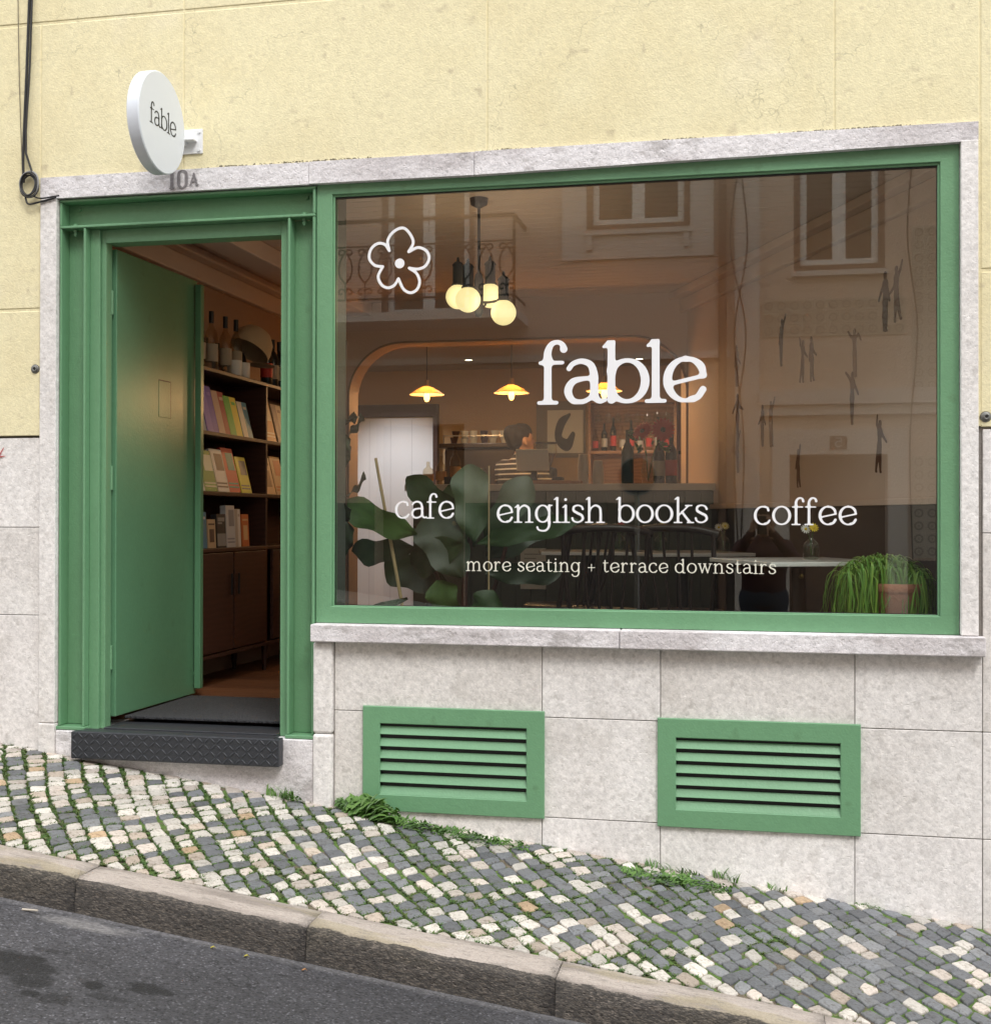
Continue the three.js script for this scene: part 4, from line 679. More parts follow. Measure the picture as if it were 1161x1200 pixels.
  const ring = (gr) => { const R = new THREE.Shape(); R.moveTo(-2.905, FL); R.lineTo(-2.905, 2.42); R.absarc(-2.51, 2.42, 0.395, Math.PI, Math.PI / 2, true); R.lineTo(-0.88, 2.815); R.absarc(-0.88, 2.42, 0.395, Math.PI / 2, 0, true); R.lineTo(-0.485, FL); R.lineTo(-0.5, FL); R.lineTo(-0.5, 2.42); R.absarc(-0.88, 2.42, 0.38, 0, Math.PI / 2, false); R.lineTo(-2.51, 2.8); R.absarc(-2.51, 2.42, 0.38, Math.PI / 2, Math.PI, false); R.lineTo(-2.89, FL); R.closePath(); return extrude([R], 0.2).translate(0, 0, -3.6); };
  part(aw, 'arch_lining', ring(), W.terracotta);
  part(aw, 'pilaster', rbox(-2.99, -2.93, FL, 2.5, -3.42, -3.38, 0.006), W.terracotta);
  const bw = structure('bar_back_wall', 'warm ochre walls behind the bar', 'wall');
  part(bw, 'plaster', [box(-4.2, 0.4, FL - 0.1, 3.0, -6.05, -5.85), box(-4.2, -4.05, FL - 0.1, 3.0, -5.85, -3.57), box(0.2, 0.4, FL - 0.1, 3.0, -5.85, -3.57)], W.back);
  const mu = structure('window_mullion', 'dark inner post between door and shop window', 'post'); part(mu, 'post', rbox(-1.96, -1.86, FL, CE, -0.27, -0.07, 0.004), W.barGreen);
  part(mu, 'inner_sill', rbox(-1.86, 0.76, 1.07, 1.1, -0.42, -0.061, 0.004), W.woodDark);
  const dm = thing('door_mat', 'charcoal door mat just inside the threshold', 'mat', null, V(-2.5, FL, -0.5)); part(dm, 'pile', rbox(-0.4, 0.42, 0.0, 0.014, -0.36, 0.34, 0.005), M.mat);
}
// ---------------------------------------------------------------- bar
{
  const bar = thing('bar_counter', 'dark green boarded bar counter with pale top under the arch', 'bar counter', null, V(-1.3, FL, -3.1));
  part(bar, 'carcass', box(-1.0, 1.02, 0, 1.12, -0.25, 0.1), W.barGreen);
  for (let i = 0; i < 20; i++) part(bar, 'board', rbox(-1.0 + i * 0.101 + 0.001, -1.0 + (i + 1) * 0.101 - 0.001, 0.02, 1.115, 0.1, 0.118, 0.004, 1), W.barGreen);
  part(bar, 'top', rbox(-1.05, 1.04, 1.12, 1.165, -0.27, 0.15, 0.004), W.counter);
  const pa = thing('notice_sheet', 'pale framed notice sheet fixed on the front of the bar', 'notice', null, V(-1.475, 1.09, -2.98)); part(pa, 'sheet', box(-0.085, 0.085, 0, 0.27, 0.0, 0.004), W.paper); part(pa, 'print_lines', Array.from({ length: 7 }, (_, i) => box(-0.06, 0.06 - (i % 3) * 0.02, 0.06 + i * 0.028, 0.066 + i * 0.028, 0.0041, 0.005)), mat({ color: [0.3, 0.3, 0.3] }));
  const bc = thing('back_counter', 'wooden work counter behind the barista', 'counter', null, V(-1.9, FL, -5.4)); part(bc, 'carcass', box(-0.95, 1.9, 0, 1.0, -0.4, 0.25), W.woodMid); part(bc, 'top', rbox(-0.97, 1.92, 1.0, 1.03, -0.42, 0.28, 0.004), W.counter);
}
{ // white door behind the bar
  const d = thing('white_door', 'plain white door with dark head rail behind the bar', 'door', null, V(-3.3, FL, -5.83));
  const wm = mat({ color: [0.74, 0.74, 0.76], roughness: 0.5 });
  part(d, 'leaf', rbox(-0.4, 0.4, 0.0, 1.85, 0, 0.03, 0.004), wm); for (const x of [-0.2, 0.0, 0.2]) part(d, 'groove', box(x, x + 0.004, 0.02, 1.83, 0.0301, 0.0308), mat({ color: [0.5, 0.5, 0.52] }));
  part(d, 'head_rail', rbox(-0.45, 0.45, 1.86, 1.97, 0, 0.06, 0.004), W.woodDark); part(d, 'frame', rbox(0.405, 0.45, 0, 1.86, 0, 0.06, 0.004), W.woodDark);
}
{
  const e = thing('espresso_machine', 'dark wide espresso machine with cups stacked on top', 'coffee machine', null, V(-2.3, FL + 1.03, -5.3));
  part(e, 'body', [rbox(-0.32, 0.32, 0.1, 0.5, -0.22, 0.2, 0.03, 3), rbox(-0.36, 0.36, 0.5, 0.54, -0.24, 0.22, 0.01)], mat({ color: [0.05, 0.035, 0.03], roughness: 0.35, metalness: 0.5 }));
  part(e, 'drip_tray', rbox(-0.32, 0.32, 0.03, 0.07, -0.2, 0.26, 0.006), W.steel);
  for (const x of [-0.28, 0.28]) for (const z of [-0.16, 0.18]) part(e, 'foot', cyl(0.018, 0.018, 0.05, x, -0.015 + 0.015, z, 10), W.steel);
  for (const x of [-0.17, 0.0, 0.17]) part(e, 'group_head', [cyl(0.035, 0.035, 0.06, x, 0.27, 0.22, 16), bar_(x)], W.steel);
  part(e, 'cup_rail', [box(-0.33, 0.33, 0.6, 0.61, 0.19, 0.2), box(-0.33, -0.32, 0.54, 0.61, 0.19, 0.2), box(0.32, 0.33, 0.54, 0.61, 0.19, 0.2)], W.steel);
  for (let i = 0; i < 7; i++) for (let j = 0; j < 2; j++) part(e, 'cup', lathe([[0, 0.0], [0.022, 0], [0.035, 0.055], [0.032, 0.055], [0.02, 0.006], [0, 0.006]], 14).translate(-0.26 + i * 0.087 + rr(-0.01, 0.01), 0.541 + (j ? 0.056 : 0), 0.08 + rr(-0.03, 0.03)), i % 3 ? W.paper : W.woodDark);
  function bar_(x) { return bar(V(x, 0.29, 0.24), V(x, 0.27, 0.36), 0.012, 0.016, 8); }
}
function bottle(label, x, y, z, h, r, glass, lab, cap, group) {
  const t = thing('bottle', label, 'bottle', group, V(x, y, z));
  part(t, 'glass', lathe([[0, 0], [r, 0], [r, h * 0.58], [r * 0.85, h * 0.66], [r * 0.36, h * 0.76], [r * 0.34, h * 0.98], [0, h * 0.98]], 20), glass);
  if (lab) part(t, 'label', lathe([[r + 0.0008, h * 0.15], [r + 0.0008, h * 0.45]], 20), lab);
  if (cap) part(t, 'capsule', cyl(r * 0.4, r * 0.4, h * 0.2, 0, h * 0.81, 0, 14), cap);
  return t;
}
const darkGlass = mat({ color: [0.012, 0.014, 0.01], roughness: 0.12 }), greenGlass = mat({ color: [0.03, 0.05, 0.03], roughness: 0.12 }), paleGlass = mat({ phys: true, color: [0.9, 0.85, 0.75], roughness: 0.02, transmission: 1, thickness: 0, ior: 1.45 });
const redM = mat({ color: [0.42, 0.03, 0.02], roughness: 0.6 }), yellowM = mat({ color: [0.75, 0.55, 0.03], roughness: 0.6 }), creamM = mat({ color: [0.36, 0.31, 0.24], roughness: 0.8 });
bottle('dark tall wine bottle on the bar with no label', -0.86, FL + 1.166, -3.05, 0.36, 0.042, greenGlass, null, null, 'bottles on the bar');
bottle('dark wine bottle with cream label on the bar', -0.655, FL + 1.166, -3.05, 0.33, 0.038, darkGlass, creamM, M.black, 'bottles on the bar');
bottle('dark wine bottle with red label on the bar', -0.575, FL + 1.166, -3.05, 0.34, 0.038, darkGlass, redM, M.black, 'bottles on the bar');
for (const [x, h, l] of [[-2.13, 0.2, 'short clear syrup bottle near the end of the bar'], [-2.03, 0.27, 'taller clear syrup bottle near the end of the bar'], [-2.22, 0.16, 'squat clear jar at the very end of the bar']]) bottle(l, x, FL + 1.166, -3.08, h, 0.036, paleGlass, mat({ color: [0.5, 0.25, 0.08], roughness: 0.5 }), null, 'jars at the end of the bar');
{
  const c = thing('card_stand', 'small black price card at the end of the bar', 'sign', null, V(-2.05, FL + 1.166, -2.99)); part(c, 'card', rbox(-0.035, 0.035, 0, 0.05, 0, 0.006, 0.001), M.black); part(c, 'foot', rbox(-0.035, 0.035, 0, 0.006, -0.02, 0.02, 0.001), M.black);
  const r = thing('cash_register', 'white tablet till with card reader on the bar', 'cash register', null, V(-1.5, FL + 1.166, -3.15));
  part(r, 'base', rbox(-0.1, 0.1, 0, 0.02, -0.07, 0.07, 0.005), M.black); part(r, 'stem', rbox(-0.02, 0.02, 0.02, 0.14, -0.02, 0.02, 0.004), M.black); part(r, 'screen', rbox(-0.11, 0.11, 0.1, 0.25, -0.005, 0.012, 0.006).rotateX(0.35), W.paper); part(r, 'card_reader', rbox(0.13, 0.2, 0, 0.05, -0.03, 0.06, 0.006), M.black);
  const tr = thing('pastry_board', 'orange wooden pastry board lying on the bar', 'board', null, V(-1.42, FL + 1.166, -2.99)); part(tr, 'plank', rbox(-0.2, 0.2, 0, 0.022, -0.045, 0.04, 0.006), mat({ color: [0.55, 0.25, 0.12], map: woodMap, roughness: 0.6 })); part(tr, 'handle', rbox(0.2, 0.27, 0.002, 0.02, -0.02, 0.015, 0.005), W.woodMid);
}
{ // more things on and behind the bar
  const cupM = mat({ color: [0.5, 0.44, 0.38], roughness: 0.7 });
  for (const [x, n, l] of [[-1.16, 6, 'tall stack of paper cups on the bar beside the pastry board'], [-1.06, 4, 'short stack of paper cups on the bar beside the tall stack']]) { const t = thing('cup_stack', l, 'paper cups', 'paper cups on the bar', V(x, FL + 1.166, -3.1)); for (let i = 0; i < n; i++) part(t, 'paper_cup', lathe([[0, 0.085], [0.026, 0.085], [0.036, 0.0], [0.038, 0.0], [0.038, 0.004], [0.03, 0.085], [0.026, 0.09], [0, 0.09]], 18).translate(0, i * 0.022, 0), cupM, false); }
  const g = thing('coffee_grinder', 'black coffee grinder with clear hopper beside the espresso machine', 'coffee grinder', null, V(-1.78, FL + 1.03, -5.3));
  part(g, 'body', [rbox(-0.08, 0.08, 0, 0.34, -0.1, 0.1, 0.02), rbox(-0.06, 0.06, 0.02, 0.05, 0.1, 0.2, 0.006)], M.black); part(g, 'hopper', lathe([[0.04, 0.34], [0.09, 0.46], [0.09, 0.54], [0.086, 0.54], [0.086, 0.46], [0.036, 0.345]], 24), M.clear, false); part(g, 'beans', lathe([[0, 0.345], [0.035, 0.345], [0.08, 0.45], [0, 0.47]], 20), W.woodDark, false); part(g, 'hopper_lid', cyl(0.092, 0.092, 0.012, 0, 0.541, 0, 24), M.black);
  const ml = thing('milk_jug', 'steel milk jug on the counter behind the bar', 'jug', null, V(-1.55, FL + 1.03, -5.25)); part(ml, 'jug_body', lathe([[0, 0], [0.05, 0], [0.052, 0.03], [0.04, 0.1], [0.046, 0.13], [0.043, 0.13], [0.036, 0.1], [0.048, 0.03], [0, 0.005]], 20), W.steel); part(ml, 'handle', new THREE.TorusGeometry(0.035, 0.006, 8, 16, Math.PI).rotateZ(-Math.PI / 2).translate(0.045, 0.07, 0), W.steel);
}
// gerbera flowers in a vase on the bar
function petals(parent, name, c, r, n, m, tilt) { for (let i = 0; i < n; i++) { const g = new THREE.SphereGeometry(1, 8, 5).scale(r * 0.5, r * 0.16, r * 0.05).translate(r * 0.55, 0, 0).rotateZ(i / n * 6.283); g.rotateX(tilt[0]).rotateY(tilt[1]).translate(c.x, c.y, c.z); part(parent, name, g, m, false); } }
{
  const v = thing('flower_vase', 'glass vase with red gerbera flowers on the bar', 'vase', null, V(-0.72, FL + 1.166, -3.0));
  part(v, 'vase', lathe([[0, 0], [0.04, 0], [0.05, 0.08], [0.03, 0.16], [0.036, 0.18], [0.033, 0.18], [0.026, 0.16], [0.046, 0.08], [0, 0.006]], 20), M.clear);
  for (const [x, y, z, r, ty] of [[0.1, 0.345, 0.06, 0.075, 0.1], [-0.035, 0.34, 0.03, 0.07, -0.5]]) { const f = sub(v, 'gerbera'); part(f, 'stem', tube([V(0, 0.02, 0), V(x * 0.4, 0.2, z * 0.4), V(x, y, z)], 0.003, 14, 6), M.leaf, false); petals(f, 'petal', V(x, y, z), r, 18, redM, [ty * 0.8 - 0.1, ty]); part(f, 'flower_eye', new THREE.SphereGeometry(r * 0.22, 12, 8).translate(x, y, z + 0.004), M.ink, false); }
  for (let i = 0; i < 16; i++) { const a = rr(0, 6.28), e = rr(0.08, 0.15), g = new THREE.SphereGeometry(1, 6, 4).scale(0.035, 0.012, 0.004).rotateZ(rr(-1, 1)).rotateY(a).translate(Math.cos(a) * e, rr(0.2, 0.34), Math.sin(a) * e * 0.6); part(v, 'leaf', g, M.leaf, false); }
}
{ // framed picture behind the barista: dark loop on grey, a plain stand-in
  const p = thing('framed_picture', 'framed grey abstract picture on the wall behind the barista', 'picture', null, V(-1.74, 2.1, -5.845));
  part(p, 'backing', box(-0.22, 0.22, 0, 0.5, 0, 0.012), mat({ color: [0.2, 0.18, 0.16], roughness: 0.7 })); part(p, 'mount', box(-0.12, 0.2, 0.04, 0.42, 0.0125, 0.016), W.paper);
  part(p, 'swirl', extrude(strokeShape([spline([[0.2, 1, 0.1], [-0.2, 0.7, 0.34], [-0.3, 0.3, 0.3], [0.1, 0.1, 0.36], [0.35, 0.4, 0.2]])], 0.05, 0.05), 0.004).scale(0.2, 0.3, 0.5).translate(0.04, 0.08, 0.0165), M.ink, false);
  const q = thing('wall_poster', 'narrow mauve poster on the wall at the end of the bar shelves', 'poster', null, V(-0.63, 1.9, -5.845)); part(q, 'sheet', box(-0.1, 0.12, 0, 0.6, 0, 0.005), mat({ color: [0.35, 0.2, 0.2], roughness: 0.8 })); part(q, 'dark_band', box(-0.1, 0.12, 0.22, 0.25, 0.0051, 0.006), M.ink);
}
{ // back bar shelves with glasses and bottles
  const s = thing('bar_shelves', 'wooden wall shelves with bottles behind the bar', 'shelf', null, V(-1.1, 1.7, -5.84));
  for (const y of [0, 0.42, 0.86]) part(s, 'shelf', rbox(-0.36, 0.38, y, y + 0.025, 0, 0.2, 0.003), W.woodMid);
  for (const x of [-0.36, 0.38]) part(s, 'side', rbox(x - 0.012, x + 0.012, -0.02, 0.9, 0, 0.2, 0.003), W.woodMid);
  part(s, 'back_panel', box(-0.36, 0.38, 0, 0.88, 0.0, 0.008), W.woodMid);
  for (let i = 0; i < 9; i++) bottle(['clear', 'dark', 'dark'][i % 3] + ' spirit bottle with ' + (i % 2 ? 'cream' : 'red') + ' label on the shelves behind the bar', -1.42 + i * 0.078, 1.7 + 0.446, -5.74, 0.2 + (i * 7 % 5) * 0.025, 0.026, i % 3 ? darkGlass : paleGlass, i % 2 ? creamM : redM, null, 'spirit bottles behind the bar');
  for (let i = 0; i < 8; i++) { const g = thing('hanging_glass', 'stemmed glass hanging upside down under the bar shelf', 'wine glass', 'glasses hanging under the bar shelf', V(-1.39 + i * 0.085, 1.7 + 0.86, -5.72)); part(g, 'stemware', lathe([[0.028, 0], [0.026, -0.004], [0.004, -0.008], [0.004, -0.07], [0.03, -0.1], [0.034, -0.14], [0.028, -0.165], [0.027, -0.165], [0.032, -0.14], [0.028, -0.102], [0, -0.078]], 14), M.clear, false); }
}
// ---------------------------------------------------------------- lamps
const glow = (c, k) => mat({ color: [0.9, 0.85, 0.7], emissive: col(...c), emissiveIntensity: k, roughness: 0.4 });
function lamp(x, y, z, c, I, r, parent) { const l = new THREE.PointLight(col(...c), I); l.position.set(x, y, z); l.castShadow = true; l.shadow.radius = r / 0.02; l.decay = 2; parent.add(l); }
{
  const t = thing('chandelier', 'dark metal chandelier with four glowing round globes near the window', 'chandelier', null, V(-1.335, 2.4, -0.7));
  part(t, 'ceiling_rose', lathe([[0, 0.7], [0.045, 0.7], [0.04, 0.67], [0.012, 0.655], [0, 0.655]], 20), M.iron); part(t, 'rod', cyl(0.007, 0.007, 0.35, 0, 0.31, 0, 10), M.iron);
  part(t, 'hub', lathe([[0, 0.13], [0.014, 0.13], [0.022, 0.15], [0.024, 0.3], [0.018, 0.33], [0.008, 0.345], [0, 0.345]], 16), M.iron);
  for (const [x, y, z] of [[-0.125, 0.245, -0.09], [-0.03, 0.195, 0.1], [0.03, 0.25, -0.12], [0.14, 0.13, 0.09]]) {
    const a = sub(t, 'arm'); part(a, 'bracket', tube([V(0, 0.2, 0), V(x * 0.5, 0.19, z * 0.5), V(x * 0.9, y + 0.07, z * 0.9), V(x, y + 0.12, z)], 0.006, 18, 6), M.iron);
    part(a, 'socket', lathe([[0, 0.055], [0.032, 0.055], [0.032, 0.062], [0.026, 0.066], [0.026, 0.15], [0.03, 0.155], [0.02, 0.168], [0.008, 0.175], [0.005, 0.195], [0, 0.196]], 16).translate(x, y, z), M.iron);
    part(a, 'globe_lamp', new THREE.SphereGeometry(0.06, 28, 18).translate(x, y, z), glow([1, 0.80, 0.36], 0.72), false); lamp(x, y, z, [1, 0.7, 0.42], 0.09, 0.05, a);
  }
}
for (const [x, l] of [[-2.41, 'amber glass pendant lamp over the end of the bar by the white door'], [-1.775, 'amber glass pendant lamp over the middle of the bar'], [-1.1, 'amber glass pendant lamp over the bar behind the large window word']]) {
  const t = thing('pendant_lamp', l, 'pendant lamp', 'pendant lamps over the bar', V(x, 2.45, -3.75));
  part(t, 'ceiling_rose', rbox(-0.055, 0.055, 0.4, 0.45, -0.03, 0.03, 0.006), M.iron); part(t, 'cord', cyl(0.003, 0.003, 0.29, 0, 0.12, 0, 6), M.black);
  part(t, 'bulb_holder', cyl(0.018, 0.016, 0.05, 0, 0.075, 0, 12), W.brass);
  part(t, 'shade', toCreasedNormals(lathe([[0.018, 0.08], [0.045, 0.07], [0.09, 0.045], [0.122, 0.022], [0.13, 0.02], [0.128, 0.017], [0.088, 0.04], [0.045, 0.065], [0.018, 0.076]], 36), 0.8), mat({ phys: true, color: [0.78, 0.6, 0.34], roughness: 0.35, transmission: 0.65, thickness: 0 }));
  part(t, 'glowing_bulb', lathe([[0, -0.035], [0.012, -0.032], [0.02, -0.015], [0.022, 0.005], [0.014, 0.04], [0.012, 0.06], [0, 0.06]], 16), glow([1, 0.55, 0.14], 4), false); lamp(0, 0.01, 0, [1, 0.58, 0.26], 0.7, 0.02, t);
}
for (const [x, z, l] of [[-2.17, -4.1, 'small round downlight in the bar ceiling above the pendants'], [-2.42, -5.15, 'small round downlight in the bar ceiling near the back wall'], [-3.2, -4.9, 'small round downlight in the bar ceiling before the white door'], [-1.0, -5.35, 'small round downlight in the bar ceiling above the bottle shelves']]) {
  const t = thing('downlight', l, 'ceiling light', 'downlights in the bar ceiling', V(x, 2.9, z)); part(t, 'rim', lathe([[0.03, -0.001], [0.045, -0.001], [0.045, -0.006], [0.03, -0.004]], 24), W.steel);
  part(t, 'light_disc', cyl(0.03, 0.03, 0.003, 0, -0.004, 0, 20), glow([1, 0.86, 0.6], 5), false);
  const s = new THREE.SpotLight(x < -3 ? col(0.96, 0.94, 1) : col(1, 0.86, 0.72), x < -3 ? 4.2 : x > -1.5 ? 2.2 : 0.9, 0, x < -3 ? 0.75 : 0.95, 0.6, 2); s.position.set(0, -0.02, 0); s.target.position.set(0, -2, x < -3 ? -1.0 : 0.1); s.castShadow = true; s.shadow.radius = 1.5; t.add(s, s.target);
}
// ---------------------------------------------------------------- bookcase and what stands on it
{
  const b = thing('bookcase', 'dark reddish wood bookcase with cupboards along the side wall', 'bookcase', null, V(-3.1, FL, -2.1));
  const B = (n, x0, x1, y0, y1, z0, z1, m = W.woodDark) => part(b, n, rbox(x0, x1, y0, y1, z0, z1, 0.003, 1), m);
  B('back_panel', -0.145, -0.13, 0.18, 1.75, -1.1, 1.1);
  for (const z of [-1.09, 0.07, 1.09]) B('upright', -0.13, 0.14, 0.16, 1.74, z - 0.012, z + 0.012);
  for (const y of [1.74, 1.39, 1.06, 0.745, 0.16]) B('shelf', -0.13, 0.145, y, y + 0.022, -1.1, 1.1);
  for (const z of [-0.82, -0.25, 0.33, 0.83]) { const d = sub(b, 'cupboard_door'); part(d, 'panel', rbox(0.13, 0.15, 0.19, 0.74, z - 0.24, z + 0.24, 0.003, 1), W.woodDark); part(d, 'handle', bar(V(0.16, 0.5, z + (z > 0.5 || z === -0.25 ? -0.2 : 0.2)), V(0.16, 0.62, z + (z > 0.5 || z === -0.25 ? -0.2 : 0.2)), 0.006, 0.006, 8), M.black); }
  for (const z of [-1.0, 0.0, 1.0]) for (const x of [-0.1, 0.1]) part(b, 'leg', cyl(0.014, 0.02, 0.16, x, 0, z, 10), W.woodDark);
  const SZ = y => FL + y + 0.0225;
  const book = (label, z, y, w, h, t, cover, motif, lean, group, flat) => {
    const k = thing('book', label, 'book', group, V(flat ? -3.02 : -3.0, y, z)); k.rotation.set(0, Math.PI / 2, 0); const inn = new THREE.Group();
    const cm = mat({ color: cover, roughness: 0.5 }), mm = mat({ color: motif, roughness: 0.5 }), R = g => (flat ? g.rotateY(Math.PI / 2) : g).rotateX(lean);
    part(k, 'cover', [R(box(-w / 2, w / 2, 0, h, t / 2 - 0.002, t / 2)), R(box(-w / 2, w / 2, 0, h, -t / 2, -t / 2 + 0.002)), R(box(-w / 2, -w / 2 + 0.002, 0, h, -t / 2 + 0.002, t / 2 - 0.002))], cm);
    part(k, 'page_block', R(box(-w / 2 + 0.0025, w / 2 - 0.004, 0.003, h - 0.003, -t / 2 + 0.0022, t / 2 - 0.0022)), W.paper);
    const v = Math.round(Math.abs(z) * 50) % 4, pr = [[[-0.38, 0.38, 0.78, 0.9], [-0.38, 0.1, 0.7, 0.76], [-0.5, 0.5, 0.05, 0.42]], [[-0.3, 0.3, 0.2, 0.66], [-0.4, 0.4, 0.8, 0.86]], [[-0.42, 0.42, 0.1, 0.14], [-0.42, 0.42, 0.18, 0.22], [-0.2, 0.42, 0.5, 0.9]], [[-0.5, 0.0, 0.0, 1.0], [0.1, 0.4, 0.8, 0.88]]][v];
    part(k, 'cover_print', pr.map(([a, b, c, d]) => R(box(a * w * 0.98, b * w * 0.98, c * h, d * h * 0.995, t / 2 + 0.0003, t / 2 + 0.0008))), mm);
  };
  const G1 = 'books facing out on the upper shelf', G2 = 'books facing out on the middle shelf', G3 = 'books standing on the cupboard top';
  const row = (y, defs, g, lean = -0.24) => defs.forEach(([z, c, m, l, w = 0.17, h = 0.25]) => book(l, z, y, w, h, 0.022, c, m, lean, g));
  const R1 = [[[0.12, 0.2, 0.34], [0.5, 0.55, 0.6], 'grey blue'], [[0.16, 0.1, 0.5], [0.25, 0.18, 0.6], 'purple'], [[0.3, 0.015, 0.03], [0.5, 0.35, 0.3], 'dark red'], [[0.6, 0.55, 0.01], [0.05, 0.42, 0.03], 'yellow and green'], [[0.05, 0.25, 0.4], [0.6, 0.6, 0.55], 'bright blue'], [[0.5, 0.22, 0.05], [0.65, 0.55, 0.4], 'orange'], [[0.35, 0.26, 0.18], [0.15, 0.08, 0.08], 'tan']];
  const R2 = [[[0.62, 0.64, 0.6], [0.12, 0.36, 0.06], 'white and green'], [[0.07, 0.26, 0.03], [0.55, 0.62, 0.5], 'leaf green'], [[0.66, 0.66, 0.66], [0.06, 0.03, 0.04], 'white with dark picture'], [[0.5, 0.03, 0.025], [0.02, 0.24, 0.24], 'red and teal'], [[0.6, 0.6, 0.05], [0.2, 0.2, 0.2], 'lemon yellow'], [[0.6, 0.42, 0.24], [0.3, 0.18, 0.1], 'buff'], [[0.55, 0.38, 0.22], [0.5, 0.2, 0.1], 'sand coloured']];
  const ZS = [-1.17, -1.33, -1.49, -1.65, -1.82, -2.19, -2.38];
  row(SZ(1.39), R1.map(([c, m, n], i) => [ZS[i], c, m, n + ' paperback facing out on the upper bookshelf', 0.145 + 0.035 * ((i * 5) % 4) / 3, 0.22 + 0.05 * ((i * 3) % 4) / 3]), G1);
  row(SZ(1.06), R2.map(([c, m, n], i) => [ZS[i] + 0.02, c, m, n + ' paperback facing out on the middle bookshelf', 0.15 + 0.03 * ((i * 7) % 4) / 3, 0.22 + 0.045 * ((i * 5) % 4) / 3]), G2);
  [[-1.3, [0.5, 0.36, 0.22], [0.1, 0.06, 0.05], 'small buff gift book standing on the cupboard top', 0.1, 0.16], [-1.18, [0.08, 0.2, 0.3], [0.5, 0.5, 0.5], 'blue book standing at the door end of the cupboard top', 0.11, 0.2], [-1.43, [0.03, 0.03, 0.035], [0.25, 0.25, 0.25], 'black patterned book standing on the cupboard top', 0.12, 0.19], [-1.56, [0.5, 0.5, 0.52], [0.25, 0.25, 0.28], 'tall pale grey book standing on the cupboard top', 0.12, 0.24], [-1.66, [0.62, 0.6, 0.58], [0.4, 0.35, 0.3], 'white book beside the grey one on the cupboard top', 0.08, 0.22], [-1.77, [0.5, 0.14, 0.04], [0.6, 0.4, 0.2], 'orange red book standing on the cupboard top', 0.1, 0.19]].forEach(([z, c, m, l, w, h]) => book(l, z, SZ(0.745), w, h, 0.035, c, m, -0.05, G3));
  // bottles, tins and a cap on top
  const ty = SZ(1.74), GT = 'bottles on top of the bookcase';
  [[-1.2, 0.3], [-1.36, 0.33], [-1.55, 0.33], [-1.7, 0.335]].forEach(([z, h], i) => bottle(['clear bottle with black stopper at the door end of the bookcase top', 'clear bottle with black stopper second on the bookcase top', 'clear bottle with black stopper third on the bookcase top', 'clear bottle with black stopper beside the cap'][i], -3.02, ty, z, h, 0.036, paleGlass, creamM, M.black, GT));
  [[-1.27, 0.2], [-1.46, 0.2], [-1.62, 0.19]].forEach(([z, h], i) => bottle(['short clear cordial bottle between the first tall bottles', 'short clear cordial bottle behind the second tall bottle', 'short clear cordial bottle behind the tins'][i], -3.1, ty, z, h, 0.034, paleGlass, mat({ color: [0.35, 0.25, 0.2] }), M.black, GT));
  [[-2.12, darkGlass, redM, 'dark bottle with red label beyond the cap'], [-2.22, darkGlass, creamM, 'dark bottle with white label beyond the cap'], [-2.33, darkGlass, creamM, 'dark bottle at the far end of the bookcase top']].forEach(([z, g, l, s]) => bottle(s, -3.0, ty, z, 0.29, 0.037, g, l, M.black, GT));
  for (const [z, s] of [[-1.6, 'white enamel cup on the bookcase beside the bottles'], [-1.72, 'white enamel cup on the bookcase under the cap']]) { const c = thing('enamel_cup', s, 'cup', 'white cups on the bookcase', V(-2.985, ty, z)); part(c, 'cup_body', lathe([[0, 0], [0.04, 0], [0.042, 0.085], [0.039, 0.085], [0.037, 0.005], [0, 0.005]], 20), W.paper); part(c, 'handle', new THREE.TorusGeometry(0.022, 0.005, 8, 16).translate(-0.05, 0.042, 0), W.paper); }
  const st = thing('hat_block', 'black jar under the beige cap on the bookcase', 'jar', null, V(-3.07, ty, -1.88)); part(st, 'jar_body', lathe([[0, 0], [0.04, 0], [0.042, 0.1], [0.03, 0.15], [0.02, 0.17], [0, 0.17]], 20), M.black);
  const cap = thing('baseball_cap', 'beige baseball cap tilted on a black jar on the bookcase', 'cap', null, V(-3.0, ty + 0.185, -1.86)); cap.scale.setScalar(1.25);
  const capM = mat({ color: [0.5, 0.38, 0.24], roughness: 0.95, bumpMap: bumpFine, bumpScale: 0.0015 });
  const crown = lathe([[0.092, -0.01], [0.094, 0.02], [0.085, 0.065], [0.06, 0.1], [0.025, 0.115], [0, 0.117]], 28).scale(1, 1, 1.1), visor = new THREE.SphereGeometry(0.1, 20, 6, 0, Math.PI * 2, 0, 0.75).scale(1, 0.42, 1).rotateX(0.45).translate(0, -0.055, -0.105);
  const tilt = g => g.rotateX(-0.55).rotateY(-0.5); part(cap, 'crown_panel', tilt(crown), capM, false); part(cap, 'visor', tilt(visor), capM, false); part(cap, 'button', tilt(new THREE.SphereGeometry(0.008, 8, 6).translate(0, 0.118, 0)), capM, false);
}
